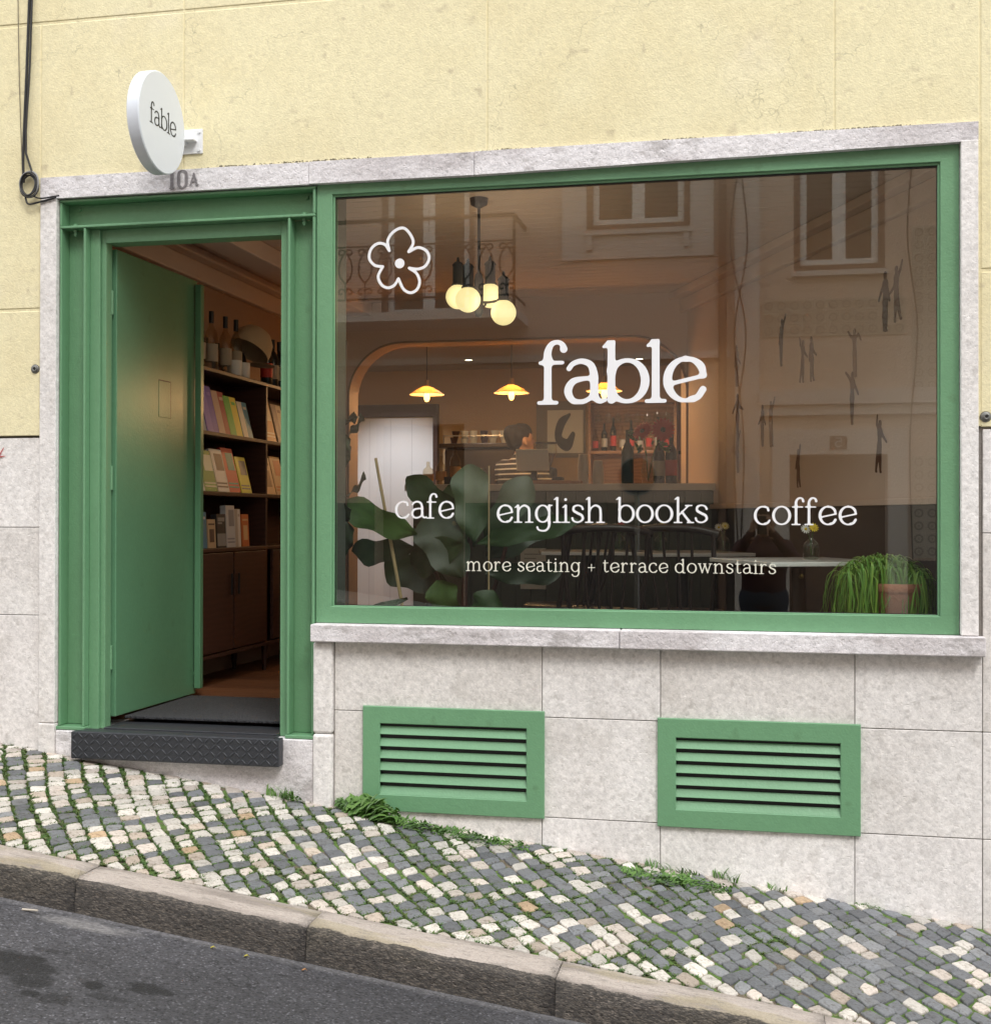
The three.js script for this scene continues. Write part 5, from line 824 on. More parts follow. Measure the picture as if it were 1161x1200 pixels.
// ---------------------------------------------------------------- tables, chairs, vases
function table(label, x, z, turn, w, d) {
  const t = thing('cafe_table', label, 'table', 'marble cafe tables', V(x, FL, z)); t.rotation.y = turn;
  part(t, 'top', rbox(-w / 2, w / 2, 0.725, 0.745, -d / 2, d / 2, 0.004), W.marble); part(t, 'post', cyl(0.035, 0.035, 0.7, 0, 0.02, 0, 16), M.iron);
  part(t, 'base', [lathe([[0, 0], [0.2, 0], [0.2, 0.012], [0.05, 0.03], [0, 0.03]], 28)], M.iron); part(t, 'support_plate', rbox(-0.15, 0.15, 0.715, 0.724, -0.15, 0.15, 0.002), M.iron); return t;
}
const DA = Math.atan2(-(DE[1] - DX[1]), DE[0] - DX[0]);
table('marble topped cafe table beside the trailing plant', 0.17, -0.82, DA, 0.72, 0.6);
table('marble topped cafe table behind the chairs, farther from the trailing plant', -0.45, -2.15, DA, 0.72, 0.6);
table('marble topped cafe table close to the bar', -1.0, -2.25, 0.2, 0.6, 0.6);
function chair(label, x, z, turn) {
  const t = thing('bentwood_chair', label, 'chair', 'dark bentwood cafe chairs', V(x, FL, z)); t.rotation.y = turn;
  const m = W.chair ||= mat({ color: [0.03, 0.02, 0.018], roughness: 0.4 });
  part(t, 'seat', lathe([[0, 0.445], [0.19, 0.44], [0.205, 0.45], [0.205, 0.46], [0.19, 0.47], [0, 0.465]], 28), m);
  for (const [a, c] of [[1, 1], [-1, 1], [1, -1], [-1, -1]]) part(t, 'leg', tube([V(a * 0.14, 0.45, c * 0.13), V(a * 0.165, 0.22, c * 0.16), V(a * 0.19, 0.0, c * 0.2)], 0.013, 10, 8), m);
  part(t, 'stretcher_ring', new THREE.TorusGeometry(0.16, 0.008, 8, 28).rotateX(Math.PI / 2).translate(0, 0.2, 0), m);
  for (const a of [-1, 1]) part(t, 'back_post', tube([V(a * 0.17, 0.45, -0.11), V(a * 0.2, 0.65, -0.17), V(a * 0.21, 0.87, -0.22)], 0.013, 14, 8), m);
  part(t, 'top_rail', tube([V(-0.23, 0.86, -0.2), V(-0.12, 0.885, -0.25), V(0.12, 0.885, -0.25), V(0.23, 0.86, -0.2)], 0.019, 24, 8).scale(1, 1, 1), m);
  for (const a of [-0.1, -0.035, 0.035, 0.1]) part(t, 'spindle', tube([V(a * 0.8, 0.46, -0.17), V(a, 0.66, -0.21), V(a * 1.1, 0.875, -0.245)], 0.0075, 12, 6), m);
}
chair('dark bentwood chair with its back to the window near the bamboo stake', -0.79, -1.22, Math.PI + 0.15);
chair('dark bentwood chair with its back to the window before the marble table', -0.38, -1.28, Math.PI - 0.25);
chair('dark bentwood chair turned sideways beside the bar table', -1.08, -1.62, Math.PI + 1.1);
function budVase(label, x, y, z, petalM) {
  const v = thing('bud_vase', label, 'vase', 'bud vases with flowers on the tables', V(x, y, z));
  part(v, 'glass_bottle', lathe([[0, 0], [0.036, 0], [0.038, 0.01], [0.038, 0.06], [0.03, 0.08], [0.013, 0.095], [0.012, 0.115], [0.016, 0.118]], 20), M.clear, false); part(v, 'water', cyl(0.034, 0.034, 0.055, 0, 0.003, 0, 16), mat({ phys: true, color: [0.8, 0.86, 0.8], roughness: 0, transmission: 1, thickness: 0, ior: 1.33 }), false);
  for (const [dx, dz, h, k] of [[0.012, 0.01, 0.15, 0], [-0.024, 0.0, 0.142, 1]]) { const f = sub(v, 'daisy'); part(f, 'stem', tube([V(0, 0.02, 0), V(dx * 0.3, 0.1, 0), V(dx, h, dz)], 0.0016, 10, 5), M.leaf, false); petals(f, 'petal', V(dx, h, dz), 0.024, 12, k ? W.paper : petalM, [-0.5, 0.3]); part(f, 'flower_eye', new THREE.SphereGeometry(0.007, 8, 6).translate(dx, h, dz + 0.003), yellowM, false); }
}
budVase('clear bud vase with yellow daisy on the table beside the trailing plant', 0.225, FL + 0.746, -0.78, yellowM);
budVase('clear bud vase with pale yellow flower on the table behind the first one', -0.21, FL + 0.746, -1.95, mat({ color: [0.72, 0.62, 0.3] }));
budVase('clear bud vase with cream flower on the table behind the chairs', -0.57, FL + 0.746, -2.1, mat({ color: [0.7, 0.6, 0.3] }));
budVase('clear bud vase with pink flower on the table close to the bar', -0.82, FL + 0.746, -2.2, mat({ color: [0.6, 0.12, 0.16] }));
// ---------------------------------------------------------------- plants in the window
function bigLeaf(l, w, droop, fold) {
  const g = new THREE.PlaneGeometry(1, 1, 8, 12), p = g.attributes.position;
  for (let i = 0; i < p.count; i++) { const s = p.getX(i) * 2, t = p.getY(i) + 0.5, ww = w / 2 * Math.pow(Math.sin(Math.PI * Math.pow(clamp(0.03 + 0.95 * t), 1.25)), 0.75) * (0.82 + 0.18 * Math.sin(t * 9)); const a = droop * t; p.setXYZ(i, s * ww, Math.sin(a) / (droop || 1e-3) * l, -(1 - Math.cos(a)) / (droop || 1e-3) * l + fold * Math.abs(s) * ww + 0.012 * Math.sin(t * 13 + s * 2) * Math.abs(s)); }
  g.computeVertexNormals(); return g;
}
{
  const leafMs = [[0.02, 0.052, 0.011], [0.025, 0.068, 0.013], [0.015, 0.038, 0.011], [0.055, 0.13, 0.026]].map(c => mat({ phys: true, map: leafMap, color: c, roughness: 0.5, transmission: 0.25, thickness: 0, side: THREE.DoubleSide }));
  const p = thing('fiddle_leaf_fig', 'big leaved fiddle leaf fig in a dark pot behind the window', 'plant', null, V(-1.36, FL, -0.62));
  part(p, 'pot', lathe([[0, 0], [0.14, 0], [0.18, 0.3], [0.185, 0.32], [0.165, 0.32], [0.16, 0.28], [0, 0.28]], 28), M.black);
  part(p, 'stem', [tube([V(0, 0.28, 0), V(-0.02, 0.6, 0.02), V(0.02, 0.95, 0), V(0.03, 1.1, 0.02)], 0.014, 20, 8), tube([V(0, 0.3, 0), V(-0.12, 0.6, 0.05), V(-0.25, 0.9, 0.05)], 0.01, 16, 8), tube([V(0.02, 0.35, 0), V(0.12, 0.6, 0), V(0.18, 0.8, 0.02)], 0.01, 16, 8)], W.woodDark);
  // base point, length, width, pitch from upright, turn about y, droop, material
  [[0.05, 0.83, 0.12, 0.38, 0.24, 0.1, -0.1, 1], [0.08, 0.8, 0.0, 0.4, 0.22, -0.55, 0.1, 0], [-0.22, 0.86, 0.14, 0.4, 0.19, 1.25, 0.35, 3], [-0.24, 0.8, 0.1, 0.42, 0.18, 1.72, -0.3, 2], [-0.02, 0.93, 0.02, 0.36, 0.18, 1.0, 0.1, 0], [0.06, 0.82, 0.1, 0.5, 0.14, -1.35, 0.3, 1], [0.0, 0.82, 0.16, 0.36, 0.22, 1.95, -0.2, 0], [0.0, 0.66, 0.14, 0.36, 0.3, 0.5, 0.1, 2], [-0.04, 0.44, 0.16, 0.22, 0.21, 0.35, 0.2, 3], [0.06, 0.42, 0.14, 0.2, 0.2, -0.45, 0.2, 1], [-0.26, 0.56, 0.16, 0.36, 0.07, 1.9, 0.2, 0], [0.1, 0.68, 0.1, 0.38, 0.15, -1.6, -0.2, 2], [-0.1, 0.62, 0.02, 0.4, 0.24, 1.3, 0, 2], [0.0, 0.8, -0.12, 0.4, 0.26, 0.6, -0.2, 0], [0.06, 0.75, -0.12, 0.4, 0.26, -0.9, -0.2, 2]].forEach(([x, y, z, l, w, rz, rx, k]) => { const g = bigLeaf(l, w, rr(0.3, 0.7), 0.1); g.rotateY(rr(-0.3, 0.3)).rotateX(rx).rotateZ(rz).translate(x, y, z); part(p, 'leaf', g, leafMs[k], false); });
  const bamboo = mat({ color: [0.36, 0.27, 0.14], roughness: 0.6 });
  for (const [a, b, l] of [[V(-1.615, FL + 0.3, -0.5), V(-1.79, 1.84, -0.5), 'slanting bamboo stake among the fig leaves'], [V(-1.24, FL + 0.3, -0.5), V(-1.24, 1.8, -0.5), 'thin upright bamboo stake before the fig leaves']]) { const s = thing('bamboo_stake', l, 'stake', 'bamboo stakes in the plant pot', a), r = l[0] === 's' ? 0.0085 : 0.004, d = b.clone().sub(a); part(s, 'cane', bar(V(0, 0, 0), d, r, r * 0.85, 10), bamboo); for (let i = 1; i < 6; i++) { const q = d.clone().multiplyScalar(i / 6); part(s, 'node', new THREE.TorusGeometry(r * 1.02, r * 0.2, 6, 14).rotateX(Math.PI / 2).translate(q.x, q.y, q.z), bamboo); } }
  // dark climbing plant on the post beside the window
  const c = thing('climbing_plant', 'dark leaved climber on the post beside the window', 'plant', null, V(-1.9, 1.6, -0.36));
  part(c, 'stem', tube([V(0.0, -0.5, 0.02), V(0.02, 0, 0.03), V(0.0, 0.4, 0.02), V(0.02, 0.78, 0.03)], 0.006, 24, 6), W.woodDark);
  for (let i = 0; i < 16; i++) { const g = bigLeaf(rr(0.1, 0.17), rr(0.06, 0.1), rr(0.4, 1), 0.15); g.rotateX(rr(0.6, 1.6)).rotateY(rr(-1.8, 1.6)).translate(0.01, -0.2 + i * 0.062 + rr(-0.03, 0.03), 0.03); part(c, 'leaf', g, leafMs[i % 2 ? 0 : 2], false); }
  // trailing plant in a terracotta pot
  const t = thing('trailing_plant', 'bushy trailing green plant in a terracotta pot on the inner sill', 'plant', null, V(0.49, 1.101, -0.27));
  part(t, 'pot', lathe([[0, 0], [0.075, 0], [0.098, 0.15], [0.104, 0.152], [0.106, 0.185], [0.094, 0.185], [0.09, 0.16], [0, 0.155]], 28).translate(0.07, 0, 0), W.pot);
  const gs = [[], []];
  for (let i = 0; i < 1000; i++) { const a = rr(0, 6.283), h0 = rr(0.16, 0.2), ox = rr(-0.15, 0.16), front = Math.sin(a) > 0 && ox > 0.05 && ox < 0.12 && i % 2, reach = rr(0.02, 0.1), drop = front ? rr(0.08, 0.26) : rr(0.1, 0.32), oz = rr(-0.05, 0.05), cx = Math.cos(a), cz = Math.sin(a) * 0.62, top = h0 + rr(0.05, 0.12) * (1 - ox * ox * 20), w = rr(0.0026, 0.0048);
    const pts = [V(ox * 0.6, h0 - 0.02, oz), V(ox + cx * reach * 0.3, top, oz + cz * reach * 0.3), V(ox + cx * reach * 0.75, top - 0.02, oz + cz * reach * 0.75), V(ox + cx * reach + rr(-0.02, 0.02), top - 0.05 - drop * 0.5, oz + cz * reach), V(ox + cx * reach * 1.05 + rr(-0.03, 0.03), Math.max(0.005, top - 0.06 - drop), oz + cz * reach)];
    for (const q of pts) { q.z = clamp(q.z, -0.13, 0.195); }
    const cv = new THREE.CatmullRomCurve3(pts), P = [], I = [], N = 10; for (let s = 0; s <= N; s++) { const q = cv.getPoint(s / N), e = w * (1 - Math.pow(s / N, 3) * 0.8), sx = -Math.sin(a) * e, sz = Math.cos(a) * e; P.push(q.x - sx, q.y, q.z - sz, q.x, q.y + e * 0.4, q.z, q.x + sx, q.y, q.z + sz); if (s) { const o = s * 3; I.push(o - 3, o - 2, o, o - 2, o + 1, o, o - 2, o - 1, o + 1, o - 1, o + 2, o + 1); } }
    const g = new THREE.BufferGeometry(); g.setAttribute('position', new THREE.Float32BufferAttribute(P, 3)); g.setIndex(I); g.computeVertexNormals(); gs[i % 3 ? 0 : 1].push(g); }
  gs.forEach((q, i) => { part(t, 'foliage', merge(q), mat({ phys: true, color: i ? [0.26, 0.46, 0.06] : [0.13, 0.32, 0.035], roughness: 0.5, transmission: 0.3, thickness: 0, side: THREE.DoubleSide }), false).userData.kind = 'stuff'; });
}

// ---------------------------------------------------------------- people
const stripeTex = tex(8, 64, 0.5, 0.042, (u, v) => v < 0.3 ? [0.5, 0.46, 0.4] : [0.02, 0.018, 0.02]);
function person(label, pos, turn, scale, P, C) {
  const t = thing('person', label, 'person', null, pos); t.rotation.y = turn; t.scale.setScalar(scale);
  const b4 = (a, r) => [...a, r];
  const torso = [[[-0.075, 0.95, 0, 0.115], [-0.06, 1.1, 0.01, 0.1]], [[0.075, 0.95, 0, 0.115], [0.06, 1.1, 0.01, 0.1]], [[-0.06, 1.1, 0.01, 0.1], [-0.085, 1.32, 0, 0.115]], [[0.06, 1.1, 0.01, 0.1], [0.085, 1.32, 0, 0.115]], [[-0.16, 1.405, -0.01, 0.058], [0.16, 1.405, -0.01, 0.058]], [[0, 1.38, -0.01, 0.1], [0, 1.47, 0, 0.062]]];
  const arms = [], fore = [], legs = [], feet = [], hands = [];
  for (const s of ['L', 'R']) { const k = s === 'L' ? 1 : -1, A = P['arm' + s]; arms.push([[k * 0.19, 1.395, -0.01, 0.055], b4(A[0], 0.043)]); fore.push([b4(A[0], 0.042), b4(A[1], 0.028)]); hands.push([A[1], A[2], A[3]]);
    const G = P['leg' + s]; legs.push([[k * 0.09, 0.93, 0, 0.095], b4(G[0], 0.064)], [b4(G[0], 0.064), b4(G[1], 0.045)]); feet.push([b4([G[1][0], G[1][1] - 0.04, G[1][2] - 0.02], 0.042), [G[1][0] + k * 0.02, G[1][1] - 0.055, G[1][2] + 0.15, 0.032]]); }
  const H = P.head, hd = (x, y, z) => { // head axes turned about y and nodded
    const a = H.turn, n = H.nod; let X = x, Y = y * Math.cos(n) - z * Math.sin(n), Z = y * Math.sin(n) + z * Math.cos(n); return [X * Math.cos(a) + Z * Math.sin(a), 1.56 + Y, 0.015 - X * Math.sin(a) + Z * Math.cos(a)]; };
  const headB = [[b4(hd(0, 0.09, -0.012), 0.088), b4(hd(0, 0.1, 0.02), 0.085)], [b4(hd(0, 0.05, 0.03), 0.066), b4(hd(0, -0.015, 0.055), 0.04)], [b4(hd(0, 0.075, 0.095), 0.011), b4(hd(0, 0.045, 0.118), 0.014)], [b4(hd(0.085, 0.065, -0.005), 0.014), b4(hd(0.09, 0.035, 0), 0.011)], [b4(hd(-0.085, 0.065, -0.005), 0.014), b4(hd(-0.09, 0.035, 0), 0.011)], [b4(hd(-0.02, 0.012, 0.09), 0.009), b4(hd(0.02, 0.012, 0.09), 0.009)], [[0, 1.44, -0.005, 0.058], b4(hd(0, 0, 0), 0.054)]];
  const field = (bones, k, off = 0) => (x, y, z) => { let r = 9; for (const [a, b] of bones) r = smin(r, capd(x, y, z, a, b), k); return r - off; };
  const mesh = (name, bones, k, off, c, m, rough = 0) => { const parent = t; const lo = V(9, 9, 9), hi = V(-9, -9, -9); for (const s of bones) for (const q of s) { lo.min(V(q[0] - q[3], q[1] - q[3], q[2] - q[3])); hi.max(V(q[0] + q[3], q[1] + q[3], q[2] + q[3])); } const e = 0.04 + off; lo.subScalar(e); hi.addScalar(e); const fd = field(bones, k, off), g = iso(rough ? (x, y, z) => fd(x, y, z) + rough * Math.sin(90 * x + 40 * z) * Math.sin(35 * y + 60 * z) : fd, lo, hi, c), p = g.attributes.position, u = g.attributes.uv; for (let i = 0; i < p.count; i++) u.setXY(i, p.getX(i), p.getY(i)); const o = new THREE.Mesh(g, m); o.name = name; o.castShadow = o.receiveShadow = true; parent.add(o); return o; };
  const skin = mat({ color: C.skin, roughness: 0.55 });
  const body = mesh('body', [...torso, ...arms, ...fore, ...legs, ...feet], 0.05, -0.006, 0.02, skin);
  // head and hands on finer grids, joined into the body's geometry
  const fine = [mesh('x', headB, 0.028, 0, 0.006, skin)];
  for (const [w, dir, nrm] of hands) { const d = V(...dir).normalize(), n = V(...nrm).normalize(), s = d.clone().cross(n), at = (f, a, b) => [w[0] + d.x * f + s.x * a + n.x * b, w[1] + d.y * f + s.y * a + n.y * b, w[2] + d.z * f + s.z * a + n.z * b], bones = [];
    bones.push([b4(at(-0.03, 0, 0), 0.026), b4(at(0.02, 0.012, 0), 0.02)]); for (const a of [-0.028, -0.009, 0.01, 0.028]) bones.push([b4(at(0.015, a * 0.7, 0), 0.016), b4(at(0.085, a, 0), 0.0125)]);
    [[-0.03, 0.06], [-0.01, 0.072], [0.01, 0.068], [0.029, 0.052]].forEach(([a, l]) => { bones.push([b4(at(0.085, a, 0), 0.0098), b4(at(0.085 + l * 0.5, a * 1.1, 0.014), 0.009)], [b4(at(0.085 + l * 0.5, a * 1.1, 0.014), 0.009), b4(at(0.085 + l * 0.75, a * 1.1, 0.045), 0.0075)]); });
    bones.push([b4(at(0.02, -0.03, 0.005), 0.0135), b4(at(0.05, -0.058, 0.02), 0.011)], [b4(at(0.05, -0.058, 0.02), 0.011), b4(at(0.08, -0.062, 0.04), 0.009)]);
    fine.push(mesh('x', bones, 0.008, 0, 0.005, skin)); }
  body.geometry = mergeGeometries([body, ...fine].map(o => o.geometry)); fine.forEach(o => t.remove(o));
  mesh('shirt', [...torso, ...arms, ...(C.longSleeve ? fore.map(([a, b]) => [a, b]) : [])], 0.05, 0.01, 0.016, C.shirt);
  mesh('trousers', [[[-0.075, 0.99, 0, 0.118], [0.075, 0.99, 0, 0.118]], ...legs], 0.05, 0.012, 0.018, C.trousers);
  mesh('shoes', feet, 0.02, 0.012, 0.014, M.black);
  const hairB = [[b4(hd(0, 0.105, -0.03), 0.094), b4(hd(0, 0.125, 0.015), 0.086)], [b4(hd(0, 0.05, -0.055), 0.06), b4(hd(0, 0.1, -0.04), 0.085)]]; if (C.bun) hairB.push([b4(hd(0, 0.15, -0.1), 0.045), b4(hd(0, 0.16, -0.08), 0.045)]);
  mesh('hair', hairB, 0.03, 0, 0.008, mat({ color: C.hair, roughness: 0.95 }), 0.006);
  for (const k of [-1, 1]) { const e = hd(k * 0.032, 0.072, 0.089); const o = new THREE.Mesh(new THREE.SphereGeometry(0.0105, 10, 8).translate(...e), M.ink); o.name = 'eye'; t.add(o); }
  return t;
}
person('barista with dark hair and striped shirt working behind the bar', V(-1.84, FL, -4.45), Math.PI - 0.55, 0.95,
  { armL: [[0.3, 1.18, 0.1], [0.2, 1.1, 0.32], [-0.3, -0.1, 1], [0.2, -1, 0]], armR: [[-0.3, 1.18, 0.08], [-0.2, 1.08, 0.3], [0.3, -0.1, 1], [-0.2, -1, 0]], legL: [[0.1, 0.5, 0.02], [0.1, 0.1, 0]], legR: [[-0.1, 0.5, 0.03], [-0.11, 0.1, 0.02]], head: { turn: -0.35, nod: -0.15 } },
  { skin: [0.42, 0.24, 0.16], hair: [0.014, 0.011, 0.01], bun: true, shirt: mat({ map: stripeTex, roughness: 0.95 }), trousers: mat({ color: [0.03, 0.03, 0.04], roughness: 0.9 }) });
{ // the photographer, standing in the road and mirrored in the shop window
  const y0 = ry(0, 5.6);
  person('person in dark maroon pullover and dark jeans photographing the shop with a phone', V(0.02, y0, 5.66), Math.PI, 1.0,
    { armL: [[0.25, 1.3, 0.2], [0.1, 1.53, 0.33], [-0.1, 1, 0.1], [-1, -0.1, 0.2]], armR: [[-0.25, 1.3, 0.2], [-0.07, 1.53, 0.33], [0.1, 1, 0.1], [1, -0.1, 0.2]], legL: [[0.1, 0.5, 0.02], [0.11, 0.1, 0]], legR: [[-0.1, 0.5, 0.02], [-0.12, 0.1, 0.03]], head: { turn: 0, nod: 0.03 } },
    { skin: [0.45, 0.27, 0.19], hair: [0.03, 0.018, 0.012], longSleeve: true, shirt: mat({ color: [0.055, 0.02, 0.022], roughness: 0.95 }), trousers: mat({ color: [0.03, 0.04, 0.065], roughness: 0.9 }) });
  const ph = thing('phone', 'black phone held up in both hands by the photographer', 'phone', null, V(0.005, 1.51, 5.285)); part(ph, 'case', rbox(-0.037, 0.037, -0.08, 0.075, -0.005, 0.005, 0.004), M.black); part(ph, 'lens_block', rbox(-0.012, 0.03, 0.03, 0.07, -0.0075, -0.005, 0.001), M.iron);
}
// ---------------------------------------------------------------- the other side of the street, mirrored in the glass
{
  const Z = 9.5, og = (x) => ry(x, 8.2) + 0.12;
  const pv = structure('far_pavement', 'plain grey pavement along the opposite houses', 'pavement'); part(pv, 'paving', sheet(-30, 30, 8.2, 9.5, (x) => og(x)), mat({ color: [0.34, 0.33, 0.31], bumpMap: bumpStone, bumpScale: 0.004, roughness: 0.9 })); part(pv, 'kerb_face', (() => { const g = sheet(-30, 30, 0, 1, () => 0), p = g.attributes.position; for (let i = 0; i < p.count; i++) { const x = p.getX(i), t = p.getZ(i); p.setXYZ(i, x, og(x) - 0.14 * t, 8.199); } g.computeVertexNormals(); return g; })(), M.kerb);
  const wallA = mat({ color: [0.56, 0.43, 0.36], bumpMap: stuccoBump, bumpScale: 0.004, roughness: 0.95 }), wallB = mat({ color: [0.60, 0.48, 0.40], bumpMap: stuccoBump, bumpScale: 0.004, roughness: 0.95 }), trim = mat({ color: [0.6, 0.55, 0.52], bumpMap: bumpStone, bumpScale: 0.002, roughness: 0.85 }), brown = mat({ color: [0.16, 0.1, 0.075], roughness: 0.7 }), wf = mat({ color: [0.7, 0.7, 0.7], roughness: 0.5 }), dk = mat({ color: [0.05, 0.045, 0.045], roughness: 0.15 });
  const dkStone = mat({ color: [0.075, 0.065, 0.065], bumpMap: bumpStone, bumpScale: 0.003, roughness: 0.8 });
  const facade = (b, x0, x1, y0, y1, holes, m) => { const S = new THREE.Shape([[x0, y0], [x1, y0], [x1, y1], [x0, y1]].map(p => new THREE.Vector2(...p))); for (const [a, c, d, e] of holes) S.holes.push(new THREE.Path([[a, d], [a, e], [c, e], [c, d]].map(p => new THREE.Vector2(...p)))); part(b, 'wall', extrude([S], 0.3).translate(0, 0, Z), m); };
  const win = (b, x0, x1, y0, y1, sill = true) => { // brown outer frame, two white casements
    const w = sub(b, 'window'), xm = (x0 + x1) / 2, B = (n, a, c, d, e, z0, z1, m) => part(w, n, box(a, c, d, e, Z + z0, Z + z1), m);
    for (const q of [[x0, x0 + 0.07, y0, y1], [x1 - 0.07, x1, y0, y1], [x0 + 0.07, x1 - 0.07, y0, y0 + 0.07], [x0 + 0.07, x1 - 0.07, y1 - 0.07, y1]]) B('frame', ...q, 0.0, 0.14, brown);
    for (const [a, c] of [[x0 + 0.072, xm - 0.003], [xm + 0.003, x1 - 0.072]]) { for (const q of [[a, a + 0.07, y0 + 0.072, y1 - 0.072], [c - 0.07, c, y0 + 0.072, y1 - 0.072], [a + 0.07, c - 0.07, y0 + 0.072, y0 + 0.14], [a + 0.07, c - 0.07, y1 - 0.14, y1 - 0.072]]) B('casement', ...q, 0.05, 0.11, wf); B('pane', a + 0.07, c - 0.07, y0 + 0.14, y1 - 0.14, 0.08, 0.09, dk); }
    if (sill) B('sill', x0 - 0.03, x1 + 0.03, y0 - 0.06, y0 - 0.002, -0.07, 0.1, trim);
  };
  const a = thing('opposite_house', 'beige house across the street with scrolled iron balcony', 'house', 'houses across the street');
  facade(a, -14, -0.3, -2, 8.5, [[-4.54, -3.37, 3.97, 6.3], [-2.02, -0.81, 4.95, 6.6], [-8.6, -7.4, 3.97, 6.3], [-4.6, -3.5, 0.45, 2.7], [-8.5, -7.3, 0.9, 3.0]], wallA);
  win(a, -4.54, -3.37, 3.97, 6.3, false); win(a, -2.02, -0.81, 4.95, 6.6); win(a, -8.6, -7.4, 3.97, 6.3, false); win(a, -8.5, -7.3, 0.9, 3.0);
  const dr = sub(a, 'door'); part(dr, 'leaf', box(-4.65, -3.45, 0.4, 2.75, Z + 0.301, Z + 0.34), brown); part(dr, 'handle', new THREE.SphereGeometry(0.03, 10, 8).translate(-3.65, 1.5, Z + 0.12), W.brass);
  for (const q of [[-2.31, -2.022, 4.61, 6.9], [-0.808, -0.54, 4.61, 6.9], [-2.022, -0.808, 4.61, 4.885]]) part(a, 'window_surround', box(q[0], q[1], q[2], q[3], Z - 0.03, Z - 0.001), trim);
  for (const x of [-1.98, -0.85]) part(a, 'sill_bracket', box(x - 0.03, x + 0.03, 4.72, 4.88, Z - 0.08, Z - 0.031), trim);
  part(a, 'string_course', [box(-14, -0.36, 3.42, 3.5, Z - 0.05, Z - 0.001)], trim); part(a, 'base_course', [box(-14, -4.62, -2, 1.75, Z - 0.03, Z - 0.001), box(-3.48, -0.31, -2, 1.75, Z - 0.03, Z - 0.001)], dkStone);
  const bal = sub(a, 'balcony'); part(bal, 'slab', box(-5.9, -2.72, 3.85, 3.95, Z - 0.75, Z - 0.001), trim); const rz = Z - 0.72;
  part(bal, 'hand_rail', [box(-5.88, -2.74, 5.0, 5.04, rz - 0.02, rz + 0.02), box(-5.88, -2.74, 4.72, 4.735, rz - 0.01, rz + 0.01), box(-5.88, -2.74, 4.1, 4.12, rz - 0.01, rz + 0.01), box(-2.78, -2.74, 5.0, 5.04, rz, Z), box(-2.77, -2.75, 4.1, 4.12, rz, Z)], M.iron);
  for (const x of [-5.87, -2.75]) part(bal, 'post', box(x - 0.015, x + 0.015, 3.95, 5.0, rz - 0.015, rz + 0.015), M.iron);
  for (let i = 0; i < 13; i++) { const x = -5.72 + i * 0.24, sp = (cx, cy, d, r) => { const p = []; for (let k = 0; k <= 16; k++) { const t = k / 16, an = t * 5.6, q = r * (1 - 0.75 * t); p.push(V(cx + d * (r - q * Math.cos(an)) , cy + q * Math.sin(an), rz)); } return tube(p, 0.012, 24, 5); };
    part(bal, 'scroll', [box(x - 0.006, x + 0.006, 4.12, 4.32, rz - 0.006, rz + 0.006), tube([V(x, 4.3, rz), V(x + 0.07, 4.4, rz), V(x + 0.07, 4.55, rz), V(x, 4.68, rz)], 0.012, 16, 5), tube([V(x, 4.3, rz), V(x - 0.07, 4.4, rz), V(x - 0.07, 4.55, rz), V(x, 4.68, rz)], 0.012, 16, 5), sp(x, 4.66, 1, 0.05), sp(x, 4.66, -1, 0.05), sp(x, 4.2, 1, 0.05), sp(x, 4.2, -1, 0.05)], M.iron); }
  part(a, 'drain_pipe', [cyl(0.045, 0.045, 9, -0.44, -0.5, Z - 0.06, 12)], brown);
  const b = thing('opposite_tiled_house', 'cream house across the street with ringed tile bands and number 5 door', 'house', 'houses across the street');
  facade(b, -0.3, 12, -3, 8.5, [[0.36, 1.36, 4.38, 6.3], [0.315, 1.386, -0.6, 2.29], [3.4, 4.5, 4.0, 6], [3.3, 4.4, 0, 2.2]], wallB);
  win(b, 0.36, 1.36, 4.38, 6.3); win(b, 3.4, 4.5, 4.0, 6);
  part(b, 'base_course', [box(-0.019, 0.119, -3, 1.4, Z - 0.035, Z - 0.001), box(1.601, 12, -3, 1.1, Z - 0.035, Z - 0.001)], dkStone);
  part(b, 'corner_pilaster', box(-0.3, -0.02, -2.5, 8.5, Z - 0.05, Z - 0.001), trim);
  const d2 = sub(b, 'door'); part(d2, 'leaf', box(0.3, 1.4, -0.7, 2.3, Z + 0.301, Z + 0.34), brown); part(d2, 'handle', new THREE.SphereGeometry(0.03, 10, 8).translate(0.45, 0.9, Z + 0.15), W.brass);
  for (const q of [[0.12, 0.31, -0.7, 2.58], [1.39, 1.6, -0.7, 2.58], [0.31, 1.39, 2.295, 2.58]]) part(b, 'door_surround', box(q[0], q[1], q[2], q[3], Z - 0.04, Z - 0.001), trim);
  part(b, 'cornice', [box(-0.02, 12, 2.86, 3.03, Z - 0.09, Z - 0.001), box(-0.02, 12, 2.74, 2.859, Z - 0.05, Z - 0.001)], trim);
  const tileM = mat({ map: tex(128, 128, 1, 1, (u, v) => { const r = Math.hypot(u - 0.5, v - 0.5); return r > 0.22 && r < 0.36 ? [0.2, 0.17, 0.15] : r < 0.1 ? [0.3, 0.26, 0.22] : [0.46, 0.42, 0.36]; }), roughness: 0.25 });
  const tg = new THREE.BoxGeometry(0.139, 0.139, 0.01);
  const tile = (x, y) => { const o = part(b, 'tile', tg, tileM, false); o.position.set(x, y, Z - 0.006); };
  for (let i = 0; i < 11; i++) for (let j = 0; j < 3; j++) tile(0.08 + i * 0.143, 3.71 + j * 0.143);
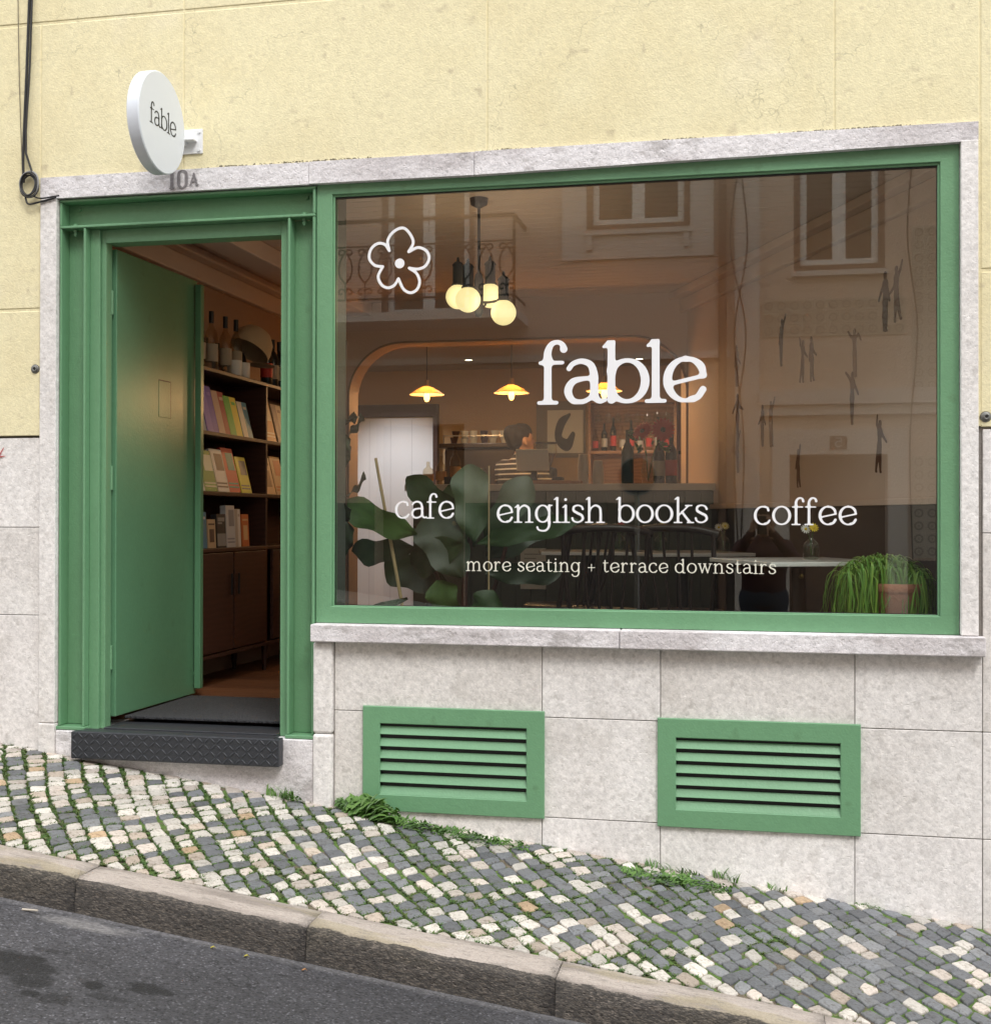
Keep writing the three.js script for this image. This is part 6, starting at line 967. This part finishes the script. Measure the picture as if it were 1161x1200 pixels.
  for (let j = 0; j < 26; j++) for (let i = 0; i < 2; i++) if (j < 8 || j > 12) tile(1.72 + i * 0.143, 1.2 + j * 0.143);
  const np = sub(b, 'number_plate'); part(np, 'plate', box(0.756, 0.943, 2.35, 2.5, Z - 0.05, Z - 0.041), brown); // digit 5, read from the street
  part(np, 'digit', extrude(strokeShape([[[-0.3, 1, 0.06], [0.3, 1, 0.06]], [[0.3, 1, 0.06], [0.3, 0.58, 0.06]], spline([[0.3, 0.58, 0.12], [-0.1, 0.62, 0.12], [-0.34, 0.36, 0.14], [-0.1, 0.04, 0.12], [0.28, 0.14, 0.12]])], 0.03, 0.04), 0.004).scale(0.1, 0.1, 1).translate(0.85, 2.375, Z - 0.055), wf, false);
  const wi = mat({ color: [0.05, 0.04, 0.035], roughness: 0.7 });
  for (const [x, w, l] of [[-0.3, 0.05, 'loose dark cable drooping down the houses across the street'], [-0.2, -0.04, 'second dark cable beside the drain pipe across the street'], [1.62, 0.03, 'dark cable beside the tile band across the street']]) { const c = thing('facade_cable', l, 'cable', 'cables on the opposite houses', V(x, 1.5, Z - 0.09)); part(c, 'strand', tube([V(0, 6, 0), V(w, 4.3, 0), V(-w, 3.2, -0.02), V(w * 2.5, 2.2, -0.03), V(0, 1.0, 0), V(w, -0.5, 0)], 0.009, 60, 5), wi); }
  const rs = thing('road_sign', 'round dark blue road sign on a post across the street', 'road sign', null, V(-1.27, ry(-1.27, 7.9), 7.9)); part(rs, 'post', cyl(0.03, 0.03, 2.3, 0, 0, 0.03, 12), W.steel); part(rs, 'disc', new THREE.CylinderGeometry(0.2, 0.2, 0.006, 40).rotateX(Math.PI / 2).translate(0, 2.0 - ry(-1.27, 7.9), 0), mat({ color: [0.05, 0.062, 0.085], roughness: 0.5 })); part(rs, 'rim', new THREE.TorusGeometry(0.195, 0.008, 8, 40).translate(0, 2.0 - ry(-1.27, 7.9), -0.003), mat({ color: [0.25, 0.26, 0.28], roughness: 0.5 }));
}
renderer.render(scene, camera);
